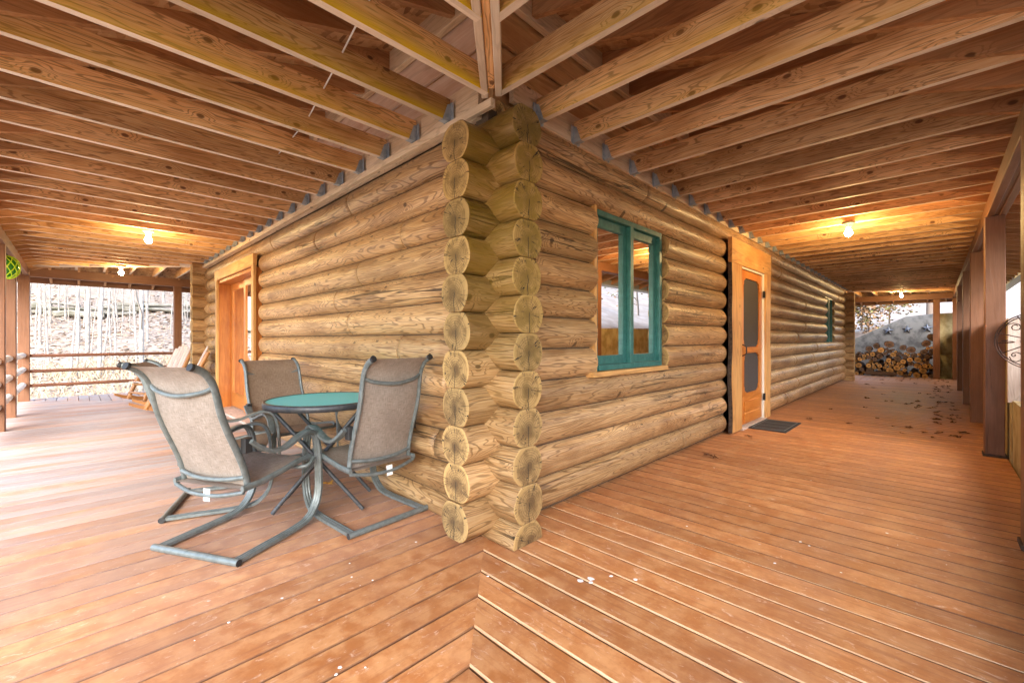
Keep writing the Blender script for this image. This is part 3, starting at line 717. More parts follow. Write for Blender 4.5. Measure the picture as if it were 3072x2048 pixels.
# beams and posts
bm = MB(); zb0, zb1 = 2.565, ZJ - .005
for q in (0, .088):
    y_ = -2.50 - q; beam(bm, (-2.72, y_, (zb0 + zb1) / 2), (HX + PW + .02, y_, (zb0 + zb1) / 2), .055, zb1 - zb0)
box(bm, -2.6, -2.565, zb0 + .012, HX + PW, -2.525, zb1 - .03)
bm.build('beam', M['brown'], porch)
bm = MB()
for q in (0, .088): beam(bm, (-2.64 - q, -2.6, (zb0 + zb1) / 2 - .02), (-2.64 - q, HY + PW - .08, (zb0 + zb1) / 2 - .02), .055, zb1 - zb0)
bm.build('beam', M['brown'], porch)
bm = MB(); beam(bm, (-2.6, HY + PW + .0, 2.628), (5, HY + PW + .0, 2.628), .06, .19); beam(bm, (-2.6, HY + PW + .08, 2.628), (5, HY + PW + .08, 2.628), .06, .19); bm.build('beam', M['brown'], porch)
bm = MB(); beam(bm, (HX + PW + .0, -2.46, 2.628), (HX + PW + .0, 5, 2.628), .06, .19); beam(bm, (HX + PW + .08, -2.46, 2.628), (HX + PW + .08, 5, 2.628), .06, .19); bm.build('beam', M['brown'], porch)
def post(x, y, z1, wd=.15, base=False, dx=0):
    p = MB(); beam(p, (x, y, .0), (x, y, z1), wd, wd, up=(0, 1, 0), ch=.006, nseg=12, wob=.004)
    o = p.build('post', M['brown'], porch)
    if base: b = MB(); box(b, x - wd / 2 - .012, y - wd / 2 - .012, .0, x + wd / 2 + .012, y + wd / 2 + .012, .03); b.build('post_foot', M['bark'], o)
for x in (2.08, 4.99, 7.64, 10.18, 13.3): post(x, -2.53, zb0 - .003, base=x < 6)
post(HX + PW + .03, -2.53, 2.53); post(HX + PW + .03, -2.10, 2.53, .16)
for y in (6.98, 8.50): post(-2.69, y, zb0 - .023)
post(-2.68, HY + PW + .04, 2.53, .16); post(-.20, HY + PW + .04, 2.53); 
post(3.2, HY + PW + .04, 2.53)
# thin white cable stapled across the joists of the left porch
cb = MB(); pts = [Vector((-.95 + .25 * math.sin(i * .6) * .2 - i * .02, -1.0 + i * .25, ZJ - .006)) for i in range(14)]
tube(cb, [(-1.05, -.6, 2.80), (-.98, -.3, 2.86), (-.86, .5, 2.84), (-.75, 1.2, 2.85), (-.7, 2.0, 2.86)], .005, 6); cb.build('cable', M['cable'], porch)

# ---------------------------------------------------------------- railings
def railing(name, label, rails, mat, r):
    t = tag(empty(name, rails[0][0]), label, 'railing'); b = Vector(rails[0][0])
    for (a, c) in rails:
        m = MB(); n = 8; a = Vector(a) - b; c = Vector(c) - b
        pts = [a + (c - a) * i / n + Vector((0, 0, .008 * noise.noise(Vector((i * .7, a.z * 9, 3))))) for i in range(n + 1)]
        tube(m, pts, r, 12, capmi=0); m.build('rail', mat, t)
    return t
yb = HY + PW + .04
railing('porch_railing', 'brown three-bar railing closing the far end of the left porch', [((-2.60, yb, h), (-.28, yb, h)) for h in (.305, .60, .92)], M['brownsoft'], .034)
railing('porch_railing', 'short brown railing between the far post and the cabin corner', [((-.12, yb, h), (3.1, yb, h)) for h in (.305, .60, .92)], M['brownsoft'], .034)
railing('log_railing', 'pale peeled-pole railing between the two far posts on the left edge', [((-2.69, 8.58, h), (-2.69, HY + PW - .04, h)) for h in (.33, .64, .93)], M['bare'], .05)
railing('log_railing', 'pale peeled-pole railing in the nearest bay at the left edge', [((-2.69, 7.06, h), (-2.69, 8.42, h)) for h in (.33, .64, .95)], M['bare'], .05)
railing('log_railing', 'pale peeled poles running out of the frame at the left edge', [((-2.69, 5.4, h), (-2.69, 6.90, h)) for h in (.33, .64, .95)], M['bare'], .05)

# ---------------------------------------------------------------- ceiling bulbs
def bulb(x, y, z, label, basem, e):
    t = tag(empty('ceiling_lamp', (x, y, z)), label, 'lamp', 'bare bulbs under the porch ceiling')
    m = MB(); lathe(m, [(0, 0), (.065, 0), (.07, -.012), (.055, -.03), (.035, -.045), (.03, -.07), (0, -.07)]); m.build('lamp_base', basem, t)
    m = MB(); lathe(m, [(.014, -.068), (.018, -.085), (.034, -.11), (.042, -.135), (.038, -.16), (.022, -.178), (0, -.184)]); b = m.build('bulb', M['bulb'], t)
    l = bpy.data.objects.new('bulb_light', bpy.data.lights.new('bulb_light', 'POINT')); C.collection.objects.link(l); l.data.energy = e; l.data.color = (1, .62, .22); l.data.shadow_soft_size = .045
    l.parent = b; l.location = (0, 0, -.23)
LE = 5.5
bulb(-1.25, 5.50, ZJ, 'lit bare bulb on a white base under the left porch joists', M['porcelain'], LE)
bulb(-1.30, 9.60, ZJ, 'lit bare bulb in front of the far beam of the left porch', M['porcelain'], LE)
bulb(4.90, -1.30, ZJ, 'lit bare bulb with a dark metal base under the right porch joists', M['olivebase'], LE * 1.8)
bulb(15.9, -1.33, ZJ, 'lit bare bulb at the far end of the right porch above the woodpile', M['porcelain'], LE * 1.8)

# ---------------------------------------------------------------- sling chairs (local: faces +Y)
def arm_path(s, kx=.3):
    x = .292 * s
    return spline([(x, -.31, .022), (x, -.1, .024), (x, .12, .028), (x, .24, .05), (x * .99, .315, .12), (x * .985, .345, .22), (x * .98, .345, .36), (x * .98, .335, .50), (x * .985, .305, .60), (x, .24, .635), (x * 1.01, .15, .615), (x * 1.01, .04, .575), (x * 1.0, -.06, .575), (x * .98, -.14, .615), (x * .96, -.205, .665)], 5)
back_prof = [(-.185, .40), (-.195, .50), (-.225, .62), (-.262, .74), (-.29, .86), (-.30, .96), (-.315, 1.04), (-.355, 1.105), (-.41, 1.14)]
seat_prof = [(-.235, .395), (-.10, .40), (.05, .42), (.18, .445), (.27, .455), (.30, .44)]
def make_chair(slingm, framem):
    t = empty('sling_chair'); prof = [(-.027, -.009), (-.018, -.012), (-.010, -.008), (.0, -.012), (.010, -.008), (.018, -.012), (.027, -.009), (.027, .009), (.010, .012), (-.010, .012), (-.027, .009)]
    for s in (-1, 1):
        m = MB(); tube(m, arm_path(s), 1, prof=prof, sm=False, side=(1, 0, 0)); m.build('side_frame', framem, t)
        m = MB(); bp = spline([(s * (.245 - .012 * i / 8), y, z) for i, (y, z) in enumerate(back_prof)], 4)
        tube(m, bp, 1, 12, prof=[(.0135 * math.cos(a), .021 * math.sin(a)) for a in [i * math.pi / 6 for i in range(12)]], side=(1, 0, 0))
        b = m.build('back_rail', framem, t)
        m = MB(); p = Vector(bp[-1]); q = (bp[-1] - bp[-2]).normalized(); tube(m, [p - q * .004, p + q * .012], .021, 12, side=(1, 0, 0)); m.build('end_cap', M['cap'], b)
        m = MB(); tube(m, [(s * .262, y, z) for y, z in seat_prof], 1, 12, prof=[(.012 * math.cos(a), .02 * math.sin(a)) for a in [i * math.pi / 6 for i in range(12)]], side=(1, 0, 0)); m.build('seat_rail', framem, t)
        m = MB(); box(m, s * .262 - .014, -.235, .60, s * .262 + .022, -.185, .685); m.build('arm_bracket', M['cap'], t)
    m = MB(); tube(m, [(-.325, -.31, .022), (.325, -.31, .022)], .020, 14, capmi=1); m.build('base_bar', [framem, M['cap']], t)
    for nm, P in (('cross_bar', [(-.245, -.302, 1.02), (-.17, -.325, .985), (0, -.345, .965), (.17, -.325, .985), (.245, -.302, 1.02)]), ('cross_bar', [(-.245, -.20, .455), (-.12, -.222, .44), (.0, -.228, .436), (.12, -.222, .44), (.245, -.20, .455)]), ('cross_bar', [(-.262, -.225, .375), (-.12, -.25, .35), (0, -.255, .345), (.12, -.25, .35), (.262, -.225, .375)]), ('cross_bar', [(-.26, .27, .43), (0, .27, .415), (.26, .27, .43)]), ('cross_bar', [(-.285, .30, .44), (-.26, .2, .40), (.26, .2, .40), (.285, .30, .44)])):
        m = MB(); tube(m, spline(P, 5), .0125, 10); m.build(nm, framem, t)
    def sheet(name, prof, hw, mat, sag):
        m = MB(); pr = spline([(0, y, z) for y, z in prof], 4); V = []; G = []; nn = 10; s = 0
        for k, p in enumerate(pr):
            if k: s += (pr[k] - pr[k - 1]).length
            tt = (pr[min(k + 1, len(pr) - 1)] - pr[max(k - 1, 0)]).normalized(); nv = Vector((0, -tt.z, tt.y))
            for i in range(nn + 1):
                u = -1 + 2 * i / nn; q = p - nv * sag * (1 - u * u) * min(1, k / 4, (len(pr) - 1 - k) / 4); V.append((u * hw, q.y, q.z)); G.append((u * hw, s, 0))
        F = [(k * (nn + 1) + i, k * (nn + 1) + i + 1, (k + 1) * (nn + 1) + i + 1, (k + 1) * (nn + 1) + i) for k in range(len(pr) - 1) for i in range(nn)]
        m.add(V, F, G, .3, 0, 0, True); return m.build(name, mat, t)
    sheet('backrest', back_prof, .232, slingm, -.022); sheet('seat', seat_prof, .252, slingm, .018)
    m = MB(); poly(m, [(.0, -.258, .385), (.05, -.258, .385), (.052, -.262, .315), (.003, -.262, .315)], .001, (0, -1, 0)); m.build('care_tag', M['tag'], t)
    return t
def face(dx, dy): return math.atan2(dy, dx) - math.pi / 2
def put(t, barx, bary, fx, fy, label):
    L = math.hypot(fx, fy); t.location = (barx + fx / L * .31, bary + fy / L * .31, 0); t.rotation_euler = (0, 0, face(fx, fy))
    tag(t, label, 'chair', 'sling chairs around the patio table'); return t
c1 = make_chair(M['sling'], M['frame']); put(c1, -1.46, .93, .88, .47, 'grey sling patio chair nearest the camera, a white tag hanging under its seat')
c2 = copy_tree(c1); put(c2, -.437, .55, -.08, .99, 'sling patio chair with its back to the camera, right beside the crossed log ends')
c3 = make_chair(M['slingdark'], M['frame']); put(c3, -.50, 2.72, .12, -.99, 'sling patio chair facing the camera from the far side of the round table')
c4 = copy_tree(c3); put(c4, -1.41, 1.96, .93, -.37, 'sling patio chair mostly hidden behind the nearest chair, in front of the rocking chairs')

def recline(t, deg, skip=()):
    h = Vector((0, -.19, .42)); m = Matrix.Translation(h) @ Matrix.Rotation(R(deg), 4, 'X') @ Matrix.Translation(-h)
    n = 0
    for ch in t.children:
        k = ch.name.split('.')[0]
        if k == 'cross_bar':
            top = max(v.co.z for v in ch.data.vertices)
            if top < .452: continue
        if k in ('back_rail', 'backrest', 'cross_bar'): ch.location = m.to_translation(); ch.rotation_euler = (R(deg), 0, 0)
recline(c1, 7.5); recline(c2, 3); recline(c3, 6); recline(c4, 12)
c2.scale = (.95, 1, 1); c3.scale = (1.1, 1, .93)
# table ---------------------------------------------------------------------
TX, TY, TZ, TR = -.61, 1.23, .80, .405
tb = tag(empty('patio_table', (TX, TY, 0)), 'small round patio table with a turquoise glass top and crossed dark metal legs', 'table')
t_ = NT('turquoise_glass'); g, off, r = t_.gc(); M['aqua'] = t_.fin((.05, .72, .76), .3, spec=.25)
m = MB(); lathe(m, [(0, TZ - .006), (TR - .012, TZ - .006), (TR - .012, TZ), (0, TZ)], n=64, sm=False); m.build('tabletop', M['aqua'], tb)
m = MB(); lathe(m, [(TR - .012, TZ - .04), (TR + .004, TZ - .042), (TR + .008, TZ - .02), (TR + .004, TZ + .003), (TR - .012, TZ + .004), (TR - .013, TZ - .04)], n=64); m.build('rim', M['darkframe'], tb)
ax = Vector((.82, -.57, 0)); bx = Vector((.57, .82, 0))
for q in (-1, 1):
    for s in (-1, 1):
        m = MB(); w_ = .19 if s > 0 else .165; a = bx * w_ * q + ax * .31 * s; b = bx * w_ * q - ax * .30 * s; a.z = .014; b.z = TZ - .05
        tube(m, [b, a], .014, 12); m.build('leg', M['darkframe'], tb)
for s in (-1, 1):
    m = MB(); w_ = .19 if s > 0 else .165; a = bx * w_ - ax * .295 * s; b = -bx * w_ - ax * .295 * s; a.z = b.z = TZ - .05; tube(m, [a, b], .012, 10); m.build('top_bar', M['darkframe'], tb)

# rocking chairs (local: faces -X) --------------------------------------------
def make_rocker():
    t = empty('rocking_chair')
    for s in (-1, 1):
        y = .29 * s; m = MB(); P = []
        for i in range(15):
            u = -1 + 2 * i / 14; x = -.01 + u * .54; P.append((x, .012 + .155 * u * u))
        n = len(P); V = [(x, y - .022, z) for x, z in P] + [(x, y - .022, z + .075 - .035 * abs(-1 + 2 * i / 14) ** 3) for i, (x, z) in enumerate(P)]; V += [(x, y + .022, z) for x, _, z in V]
        F = [(i, i + 1, n + i + 1, n + i) for i in range(n - 1)] + [(2 * n + n + i, 2 * n + n + i + 1, 2 * n + i + 1, 2 * n + i) for i in range(n - 1)] + [(n + i, n + i + 1, 3 * n + i + 1, 3 * n + i) for i in range(n - 1)] + [(2 * n + i, 2 * n + i + 1, i + 1, i) for i in range(n - 1)] + [(0, n, 3 * n, 2 * n), (n - 1, 3 * n - 1, 4 * n - 1, 2 * n - 1)]
        m.add(V, F, [(v[0], v[1], v[2]) for v in V]); m.build('rocker', M['rocker'], t)
        m = MB(); tube(m, [(-.34, y, .07), (-.10, y * .98, .62)], .036, 14, radii=[1.05, .9]); m.build('front_post', M['rocker'], t)
        m = MB(); tube(m, [(.10, y, .07), (.52, y * .98, 1.02)], .038, 14, radii=[1.05, .95]); m.build('back_post', M['rocker'], t)
        m = MB(); beam(m, (-.30, y, .645), (.36, y * .99, .66), .11, .03); m.build('armrest', M['slat'], t)
    for k, (x, z) in enumerate(((-.31, .2), (-.25, .36), (.14, .2), (.22, .36))):
        m = MB(); tube(m, [(x, -.29, z), (x, .29, z)], .022, 10); m.build('stretcher', M['rocker'], t)
    m = MB()
    for i in range(5): beam(m, (-.28 + i * .10, -.28, .41 - i * .018), (-.28 + i * .10, .28, .41 - i * .018), .085, .022)
    m.build('seat', M['slat'], t)
    m = MB()
    for i in range(6):
        y = -.225 + i * .09; top = 1.13 - .012 * abs(i - 2.5) ** 2; beam(m, (.20, y, .36), (.20 + (top - .36) * .43, y, top), .078, .018)
    beam(m, (.36, -.27, .62), (.36, .27, .62), .02, .07); beam(m, (.49, -.27, .95), (.49, .27, .95), .02, .07)
    m.build('backrest', M['slat'], t)
    return t
r1 = make_rocker(); r1.location = (-.74, 7.62, 0); r1.rotation_euler = (0, 0, R(-8)); tag(r1, 'wooden rocking chair seen side-on close to the patio door', 'rocking chair', 'wooden rocking chairs')
r2 = copy_tree(r1); r2.location = (-.80, 9.2, 0); r2.rotation_euler = (0, 0, R(20)); tag(r2, 'wooden rocking chair nearer the far railing with its slatted back showing', 'rocking chair', 'wooden rocking chairs')

# ---------------------------------------------------------------- door mat
m = MB(); box(m, 4.72, -.66, .001, 5.62, -.20, .016)
mt = m.build('door_mat', M['rubber']); tag(mt, 'black rectangular door mat with a thin pale border in front of the screen door', 'door mat')
m = MB()
for (a, b, c, d) in ((4.76, -.63, 5.58, -.62), (4.76, -.24, 5.58, -.23), (4.76, -.62, 4.775, -.24), (5.565, -.62, 5.58, -.24), (5.05, -.62, 5.056, -.24), (5.30, -.62, 5.306, -.24)): box(m, a, b, .0165, c, d, .0185, ch=.0005)
m.build('border', M['matline'], mt)

# ---------------------------------------------------------------- buoy in a net, iron ornament
by = tag(empty('glass_float', (-2.68, 7.62, 2.31)), 'green glass float hanging in a lime-green net at the left edge', 'glass float')
m = MB(); lathe(m, [(0, -.16)] + [(.15 * math.cos(a), .16 * math.sin(a)) for a in [-1.2 + i * .24 for i in range(11)]] + [(0, .16)], n=24); m.build('float', M['buoy'], by)
m = MB()
for k in range(12):
    for s in (-1, 1):
        P = []
        for i in range(15):
            f = -1.35 + 2.7 * i / 14; a = 2 * math.pi * k / 12 + s * i / 14 * 1.6; P.append((.163 * math.cos(f) ** .7 * math.cos(a), .163 * math.cos(f) ** .7 * math.sin(a), .17 * math.sin(f)))
        tube(m, P, .0065, 5)
tube(m, [(0, 0, .16), (0, 0, .26)], .006, 6); m.build('net', M['net'], by)
orn = tag(empty('iron_wall_ornament', (2.40, -2.55, 1.24)), 'round wrought iron ornament with scrolls hanging beside the nearest right-hand post', 'wall ornament')
m = MB()
def ring(r, x=0, cy=0, cz=0, th=.004, a0=0, a1=2 * math.pi, n=40):
    full = abs(a1 - a0 - 2 * math.pi) < 1e-6; P = [(x, cy + r * math.cos(a0 + (a1 - a0) * i / n), cz + r * math.sin(a0 + (a1 - a0) * i / n)) for i in range(n if full else n + 1)]
    tube(m, P, th, 6, closed=full, caps=not full)
OR = .185
ring(OR, 0); ring(OR * .93, .03); ring(OR * .22, 0)
for i in range(8):
    a = i * math.pi / 4 + .3; tube(m, [(0, OR * .22 * math.cos(a), OR * .22 * math.sin(a)), (0, OR * math.cos(a), OR * math.sin(a))], .0035, 6)
    b = a + .39
    P = [(.01, (OR * .72 + .055 * (1 - u / 14) * math.cos(u * .75)) * math.cos(b + .012 * u), (OR * .72 + .055 * (1 - u / 14) * math.sin(u * .75)) * math.sin(b + .012 * u)) for u in range(14)]
    tube(m, P, .0035, 6)
m.build('ironwork', M['iron'], orn)

# ---------------------------------------------------------------- retaining walls
def wall_obj(name, pts, label, mat, cat='wall', th=.22):
    m = MB(); V = []; n = len(pts)
    (x0, y0), = [pts[0][:2]]; d = Vector((pts[-1][0] - x0, pts[-1][1] - y0, 0)).normalized(); nv = Vector((-d.y, d.x, 0)) * th
    for (x, y, zb, zt) in pts: V += [(x, y, zb), (x, y, zt), (x - nv.x, y - nv.y, zt), (x - nv.x, y - nv.y, zb)]
    F = []
    for i in range(n - 1):
        for j in range(4): k = (j + 1) % 4; F.append((i * 4 + j, (i + 1) * 4 + j, (i + 1) * 4 + k, i * 4 + k))
    F += [(0, 1, 2, 3), tuple((n - 1) * 4 + j for j in (3, 2, 1, 0))]
    m.add(V, F); o = m.build(name, mat); tag(o, label, cat); return o
wall_obj('retaining_wall', [(18.15, -2.63, -.7, 1.58), (10, -2.63, -.7, 1.54), (4.66, -2.63, -.7, 1.46)], 'long yellowish concrete retaining wall running behind the right-hand posts', M['ochre'], th=-.2)
wall_obj('retaining_wall', [(4.62, -2.63, -.7, .64), (-3.5, -2.63, -.7, .64)], 'low yellowish concrete wall below the opening at the right edge', M['ochre'], th=-.2)
wall_obj('block_wall', [(4.9, -3.25, -.7, 1.46), (-3.5, -3.25, -.7, 1.44)], 'pale sunlit concrete wall seen through the opening beside the nearest right post', M['paleblock'], th=-.15)
m = MB(); beam(m, (4.64, -2.66, .62), (4.64, -2.66, 1.46), .05, .13, up=(0, 1, 0), nseg=8, wob=.02)
tag(m.build('stake', M['slat']), 'weathered grey board standing at the edge of the wall opening behind the second post', 'board')
gw = wall_obj('concrete_wall', [(19.25, .9, -.7, .95), (19.25, .14, -.7, 1.28), (19.25, -1.30, -.7, 2.08), (19.25, -2.04, -.7, 2.16)], 'grey stepped concrete wall with sloping top behind the woodpile', M['concrete'], th=-.25)
wall_obj('concrete_wall', [(18.2, -2.02, -.7, 2.10), (18.2, -3.3, -.7, 2.14)], 'ochre concrete wall end to the right of the far porch post', M['ochre'], th=.2)
def star(y, z, r, rot, label):
    t = MB(); c = Vector((19.16, y, z)); P = []
    for i in range(10):
        a = math.pi / 2 + i * math.pi / 5 + rot; q = r if i % 2 == 0 else r * .40; P.append((19.235, y + q * math.cos(a), z + q * math.sin(a)))
    for i in range(10): t.add([P[i], P[(i + 1) % 10], tuple(c)], [(0, 1, 2)])
    t.add(P, [tuple(range(10))[::-1]])
    tag(t.build('metal_star', M['starm']), label, 'star', 'metal stars on the concrete wall')
star(-.83, 1.58, .17, .1, 'left metal star, half hidden behind the woodpile'); star(-1.35, 1.62, .165, .08, 'middle metal star on the grey wall'); star(-1.87, 1.65, .17, -.04, 'right metal star on the grey wall beside the post')

# ---------------------------------------------------------------- firewood
def firelog(y, z, r, old, lab, L=.42, x=17.42):
    m = MB(); n = 14; rnd = random.random(); ph = random.random() * 6; asp = random.uniform(.82, 1.0); rings_ = []
    x0 = x + random.uniform(-.05, .04); V = []; G = []
    for k in range(4):
        xx = x0 + L * k / 3
        for i in range(n):
            a = 2 * math.pi * i / n; rr = r * (1 + .22 * noise.noise(Vector((math.cos(a) * 1.3 + rnd * 50, math.sin(a) * 1.3, k * .2)))); p = (rr * math.cos(a), asp * rr * math.sin(a))
            c_, s_ = math.cos(ph), math.sin(ph); V.append((xx, p[0] * c_ - p[1] * s_, p[0] * s_ + p[1] * c_)); G.append((xx, V[-1][1], V[-1][2]))
    F = [(k * n + i, k * n + (i + 1) % n, (k + 1) * n + (i + 1) % n, (k + 1) * n + i) for k in range(3) for i in range(n)]
    m.add(V, F, G, rnd, 0, 0, True)
    for k in (0, 3):
        q = [tuple(range(n))[::-1], tuple(range(n))][k == 3]; m.add([V[k * n + i] for i in range(n)], [q], [(0, V[k * n + i][1] * .12 / r, V[k * n + i][2] * .12 / r) for i in range(n)], rnd, 0, 1)
    o = m.build('firewood_log', [M['fire'], M['fireold'] if old else M['fireend']]); o.location = (0, y, z)
    tag(o, lab, 'firewood', 'firewood logs in the stack at the end of the porch')
rows = []; rng = random.Random(11); placed = []
def zfor(y, r):
    z = -.02 + r
    for (py, pz, pr) in placed:
        dy = abs(py - y)
        if dy < (r + pr) * .97: z = max(z, pz + math.sqrt(((r + pr) * .97) ** 2 - dy ** 2))
    return z
def topz(y): return .84 + .18 * math.exp(-((y + .85) / .25) ** 2) + .22 * math.exp(-((y + 1.95) / .2) ** 2) 
for it_ in range(900):
    r = rng.choice([.04, .05, .06, .07, .08, .095, .105]); y = rng.uniform(-1.98, .30); z = zfor(y, r)
    if z + r < topz(y) and len(placed) < 120:
        # settle sideways into the lowest nearby spot
        best = min(((zfor(y + d, r), y + d) for d in (-.08, -.05, -.025, 0, .025, .05, .08) if -2.0 < y + d < .32)); z, y = best
        placed.append((y, z, r))
big = []
for (y, r) in ((-.95, .135), (-.62, .10), (-.42, .09), (-1.50, .12), (-1.30, .10), (-1.86, .12), (-2.0, .13)):
    z = zfor(y, r); placed.append((y, z, r)); big.append(len(placed) - 1)
for i, (y, z, r) in enumerate(placed):
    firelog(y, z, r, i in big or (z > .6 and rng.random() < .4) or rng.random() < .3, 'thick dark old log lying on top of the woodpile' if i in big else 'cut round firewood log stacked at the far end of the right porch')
front = list(placed)
placed = []
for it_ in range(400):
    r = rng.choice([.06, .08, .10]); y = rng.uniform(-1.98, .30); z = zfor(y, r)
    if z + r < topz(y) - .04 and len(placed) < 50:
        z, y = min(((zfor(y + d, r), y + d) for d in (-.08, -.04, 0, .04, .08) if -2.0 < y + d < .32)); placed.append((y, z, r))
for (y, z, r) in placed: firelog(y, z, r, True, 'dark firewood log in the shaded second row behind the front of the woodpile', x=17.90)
m = MB(); beam(m, (17.33, -.35, .10), (17.30, -1.15, .11), .13, .12, nseg=5, wob=.02); tag(m.build('split_log', [M['fireold']]), 'long split log lying crosswise at the foot of the woodpile', 'firewood')

# ---------------------------------------------------------------- fallen leaves
def leafmesh(seed, mat):
    rg = random.Random(seed); m = MB(); n = 11; V = [(0, 0, .012)]
    for i in range(n):
        a = 2 * math.pi * i / n; q = .055 * (1.25 if i % 2 else .55) * rg.uniform(.75, 1.2); V.append((q * math.cos(a), q * math.sin(a) * .8, .004 + rg.uniform(0, .035)))
    m.add(V, [(0, 1 + i, 1 + (i + 1) % n) for i in range(n)]); return m.build('fallen_leaf', mat)
lv = [leafmesh(i, M['leafbrown']) for i in range(4)]; spots = []
rg = random.Random(5)
for i in range(92):
    if i < 46: x = rg.uniform(6, 16.5); y = -.35 - 2.05 * rg.random() ** .6
    elif i < 62: x = rg.uniform(5.5, 11); y = rg.uniform(-2.4, -1.7)
    elif i > 65: x = rg.gauss(8.6, 1.1) if i < 80 else rg.uniform(11, 17); y = rg.uniform(-2.42, -2.0)
    else: x = rg.uniform(1.5, 4.2); y = rg.uniform(-.45, -.3)
    spots.append((x, y))
for i, (x, y) in enumerate(spots):
    o = lv[i] if i < 4 else lv[i % 4].copy()
    if i >= 4: C.collection.objects.link(o)
    o.location = (x, y, .002); o.rotation_euler = (rg.uniform(-.2, .2), rg.uniform(-.2, .2), rg.uniform(0, 6)); k = rg.uniform(.5, 1.1); o.scale = (k, k * rg.uniform(.6, 1), k * rg.uniform(.4, 1.2))
    tag(o, 'curled dry brown leaf lying on the right porch boards', 'leaf', 'fallen leaves on the deck')
for (x, y, l) in ((-.42, 1.62, 'single golden leaf on the deck under the round table'),):
    o = leafmesh(77, M['leafgold']); o.location = (x, y, .002); tag(o, l, 'leaf')

# ---------------------------------------------------------------- trees and brush outside
def tree_mesh(seed, h, r0, depth, spread, crownleaves=0, leafmat=None, mat='barkpale', split=.42, lsz=.09):
    rg = random.Random(seed); t = empty('bare_tree'); tk = MB(); cr = MB(); lf = MB()
    def limb(mb, p, d, L, r, lev):
        n = 5 if lev < 2 else 3; P = [p]; q = Vector(p); dd = Vector(d)
        for i in range(n):
            dd = (dd + Vector((rg.uniform(-1, 1), rg.uniform(-1, 1), rg.uniform(-.4, .7))) * (.05 if lev == 0 else .2)).normalized(); q = q + dd * L / n; P.append(q.copy())
        tube(mb, P, r, 6 if lev < 2 else 4, radii=[1 - (.55 if lev == 0 else .7) * i / n for i in range(n + 1)], caps=False)
        if crownleaves and lev >= 2:
            for i in range(crownleaves):
                c = P[rg.randrange(1, len(P))] + Vector((rg.gauss(0, .22), rg.gauss(0, .22), rg.gauss(0, .22))); a = Vector((rg.uniform(-1, 1), rg.uniform(-1, 1), rg.uniform(-1, 1))).normalized() * lsz; b = a.cross(Vector((rg.uniform(-1, 1), rg.uniform(-1, 1), 1))).normalized() * lsz * .7
                lf.add([c - a, c + b, c + a, c - b], [(0, 1, 2, 3)])
        if lev < depth:
            nb = rg.randint(3, 5) if lev else rg.randint(6, 9)
            for i in range(nb):
                f = rg.uniform(split if lev == 0 else .3, 1); k = min(n - 1, int(f * n)); pp = P[k] + (P[k + 1] - P[k]) * (f * n - k)
                a = rg.uniform(0, 6.28); nd = (dd * .7 + Vector((math.cos(a), math.sin(a), rg.uniform(.0, .5))) * spread).normalized()
                limb(cr, pp, nd, L * rg.uniform(.3, .5) if lev == 0 else L * rg.uniform(.4, .65), r * (1 - .6 * f) * .5, lev + 1)
    limb(tk, Vector((0, 0, -.3)), Vector((rg.uniform(-.06, .06), rg.uniform(-.06, .06), 1)), h, r0, 0)
    tk.build('trunk', M[mat], t); cr.build('crown', M[mat], t)
    if crownleaves: lf.build('foliage', M[leafmat], t)
    return t
protos = [tree_mesh(s, h, r, 2, sp) for s, h, r, sp in ((1, 12, .07, .8), (2, 14, .10, .9), (3, 10, .045, 1.0), (4, 13, .055, .8), (5, 8, .03, 1.1))]
rg = random.Random(3); used = set(); n = 0
while n < 230:
    y = 26 + 48 * rg.random() ** .9; u = rg.uniform(-.09, .21); x = -1.935 + u * (y + 2.083) + rg.uniform(-1, 1)
    k = rg.choice((0, 1, 2, 2, 3, 3, 4, 4, 4, 4)); o = protos[k] if k not in used else copy_tree(protos[k]); used.add(k)
    s = rg.uniform(.65, 1.05); o.location = (x, y, hgt(x, y)); o.rotation_euler = (0, 0, rg.uniform(0, 6.28)); o.scale = (s, s, s)
    tag(o, 'leafless pale tree on the leaf-strewn hillside beyond the left porch', 'tree', 'leafless trees on the hillside'); n += 1
for k in range(5):
    if k not in used: tag(protos[k], 'leafless pale tree on the leaf-strewn hillside beyond the left porch', 'tree', 'leafless trees on the hillside'); protos[k].location = (k * 2, 30, hgt(k * 2, 30))
# the darker crooked tree close behind the railing
o = tree_mesh(21, 8.5, .085, 2, 1.1, mat='barkpale'); o.location = (-.3, 17.5, hgt(-.3, 17.5)); tag(o, 'crooked forked bare tree nearest the railing, in the right half of the far opening', 'tree')
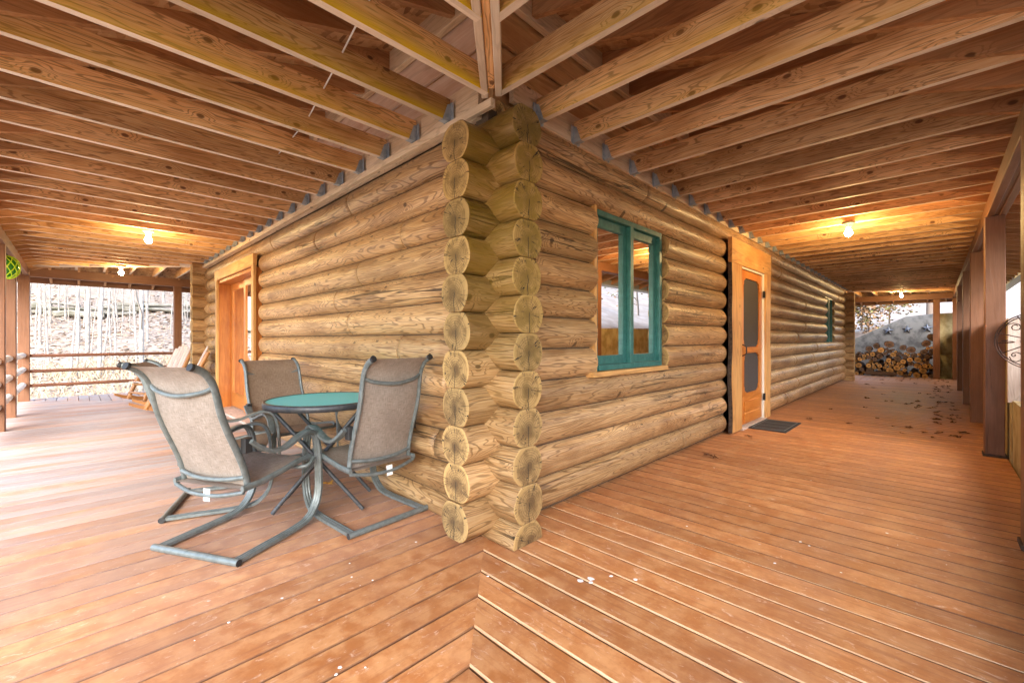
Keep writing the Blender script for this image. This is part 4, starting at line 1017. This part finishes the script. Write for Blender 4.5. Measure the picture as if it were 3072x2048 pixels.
# brush and litter as masses
bs_ = MB(); rg = random.Random(9)
for i in range(5200):
    y = 12.2 + 16 * rg.random() ** 1.2; u = rg.uniform(-.13, .25); x = -1.935 + u * (y + 2.083) + rg.uniform(-1, 1); z = hgt(x, y)
    a = rg.uniform(0, 6.28); L = rg.uniform(.3, 1.3); p = Vector((x, y, z)); d = Vector((math.cos(a) * .5, math.sin(a) * .5, 1)).normalized(); q = p + d * L * .5 + Vector((0, 0, .03)); e = p + d * L + Vector((math.cos(a), math.sin(a), -.3)) * L * .25
    w_ = Vector((.006 + y * .0005, 0, 0)); bs_.add([p - w_, p + w_, q + w_ * .7, q - w_ * .7, e], [(0, 1, 2, 3), (3, 2, 4)])
tag(bs_.build('dry_brush', M['brush']), 'dry tan grass and brush on the slope below the far railing', 'brush', None, 'stuff')
lt = MB()
for i in range(15000):
    y = 22 + 48 * rg.random() ** 1.2; u = rg.uniform(-.14, .25); x = -1.935 + u * (y + 2.083) + rg.uniform(-1, 1); z = hgt(x, y) + .06; s = rg.uniform(.05, .16)
    a = rg.uniform(0, 3.14); dx, dy = math.cos(a) * s, math.sin(a) * s * .5
    lt.add([(x - dx, y - dy, z), (x + dy, y - dx * .4, z + s * .5), (x + dx, y + dy, z + s * .25), (x - dy, y + dx * .4, z - .02)], [(0, 1, 2, 3)])
tag(lt.build('leaf_litter', M['litter']), 'drifts of fallen leaves covering the hillside under the trees', 'leaf litter', None, 'stuff')
ld = MB(); rg = random.Random(8)
for i in range(52):
    x = -12 + i * .75 + rg.uniform(-.3, .3); y = 40 + rg.uniform(-.8, .8); z = hgt(x, y); a = rg.uniform(-.3, .3)
    for k in range(rg.randint(1, 2)):
        L = rg.uniform(.6, 1.6); zz = z + .2 + k * .32; beam(ld, (x - L * math.cos(a), y, zz), (x + L * math.cos(a), y + L * math.sin(a), zz + rg.uniform(-.15, .15)), rg.uniform(.6, 1.2), rg.uniform(.15, .4), ch=.08, nseg=3, wob=.2)
tag(ld.build('rock_ledge', M['rockl'] if 'rockl' in M else plain('mossy_rock', (.30, .275, .23), .95, 0, 1.1, (.15, .14, .10), .5)), kind='structure')
# bank beyond the grey wall: autumn shrubs and a leaning tree
for i, (x, y, h, lab, mt_, sd) in enumerate(((20.9, .1, 2.6, 'bushy yellow-green shrub at the left of the far opening above the concrete wall', 'crownleaf', 31), (21.2, -.75, 2.3, 'reddish brown autumn shrub rising above the middle of the sloping concrete wall', 'shrubleaf', 32), (20.3, -.2, 1.5, 'low russet shrub spilling over the sloping concrete wall top', 'shrubleaf', 35))):
    t = tree_mesh(sd, h, .035, 2, 1.5, 60, mt_, 'shrubtwig', .1, .065); t.name = 'autumn_shrub'; t.location = (x, y, hgt(x, y)); tag(t, lab, 'shrub')
t = tree_mesh(33, 6, .12, 2, 1.0, mat='shrubtwig', split=.2); t.location = (22.0, -1.9, hgt(22.0, -1.9)); t.rotation_euler = (0, .25, 0); tag(t, 'leaning bare tree behind the right half of the grey concrete wall', 'tree')
t = tree_mesh(34, 5, .06, 2, 1.2, mat='shrubtwig', split=.1); t.location = (22.6, -3.4, hgt(22.6, -3.4)); tag(t, 'thin bare branches beyond the ochre wall end', 'tree')
for i, (x, y, h, sd, lab) in enumerate(((9.5, -6.2, 3.0, 41, 'twiggy brown shrub on the bank between the second and third right-hand posts'), (6.8, -5.6, 2.6, 42, 'twiggy shrub above the retaining wall next to the nearest right-hand post'), (14.5, -6.8, 3.2, 43, 'faint twiggy shrub on the bank seen between the far right-hand posts'), (11.6, -5.2, 2.4, 44, 'low brown shrub on the bank behind the third right-hand post'))):
    t = tree_mesh(sd, h, .035, 2, 1.4, 5, 'shrubleaf', 'shrubtwig', .1, .05); t.name = 'bank_shrub'; t.location = (x, y, hgt(x, y)); tag(t, lab, 'shrub')
m = MB(); rg = random.Random(4)
for i in range(260):
    x = rg.uniform(3.6, 5.0); y = rg.uniform(-3.2, -2.95); z = .25 + rg.uniform(0, .1); L = rg.uniform(.15, .55); w_ = .006
    m.add([(x - w_, y, z), (x + w_, y, z), (x + rg.uniform(-.1, .1), y + rg.uniform(-.03, .05), z + L)], [(0, 1, 2)])
tag(m.build('green_weeds', M['green']), 'green weeds growing behind the low wall at the right edge', 'weeds', None, 'stuff')
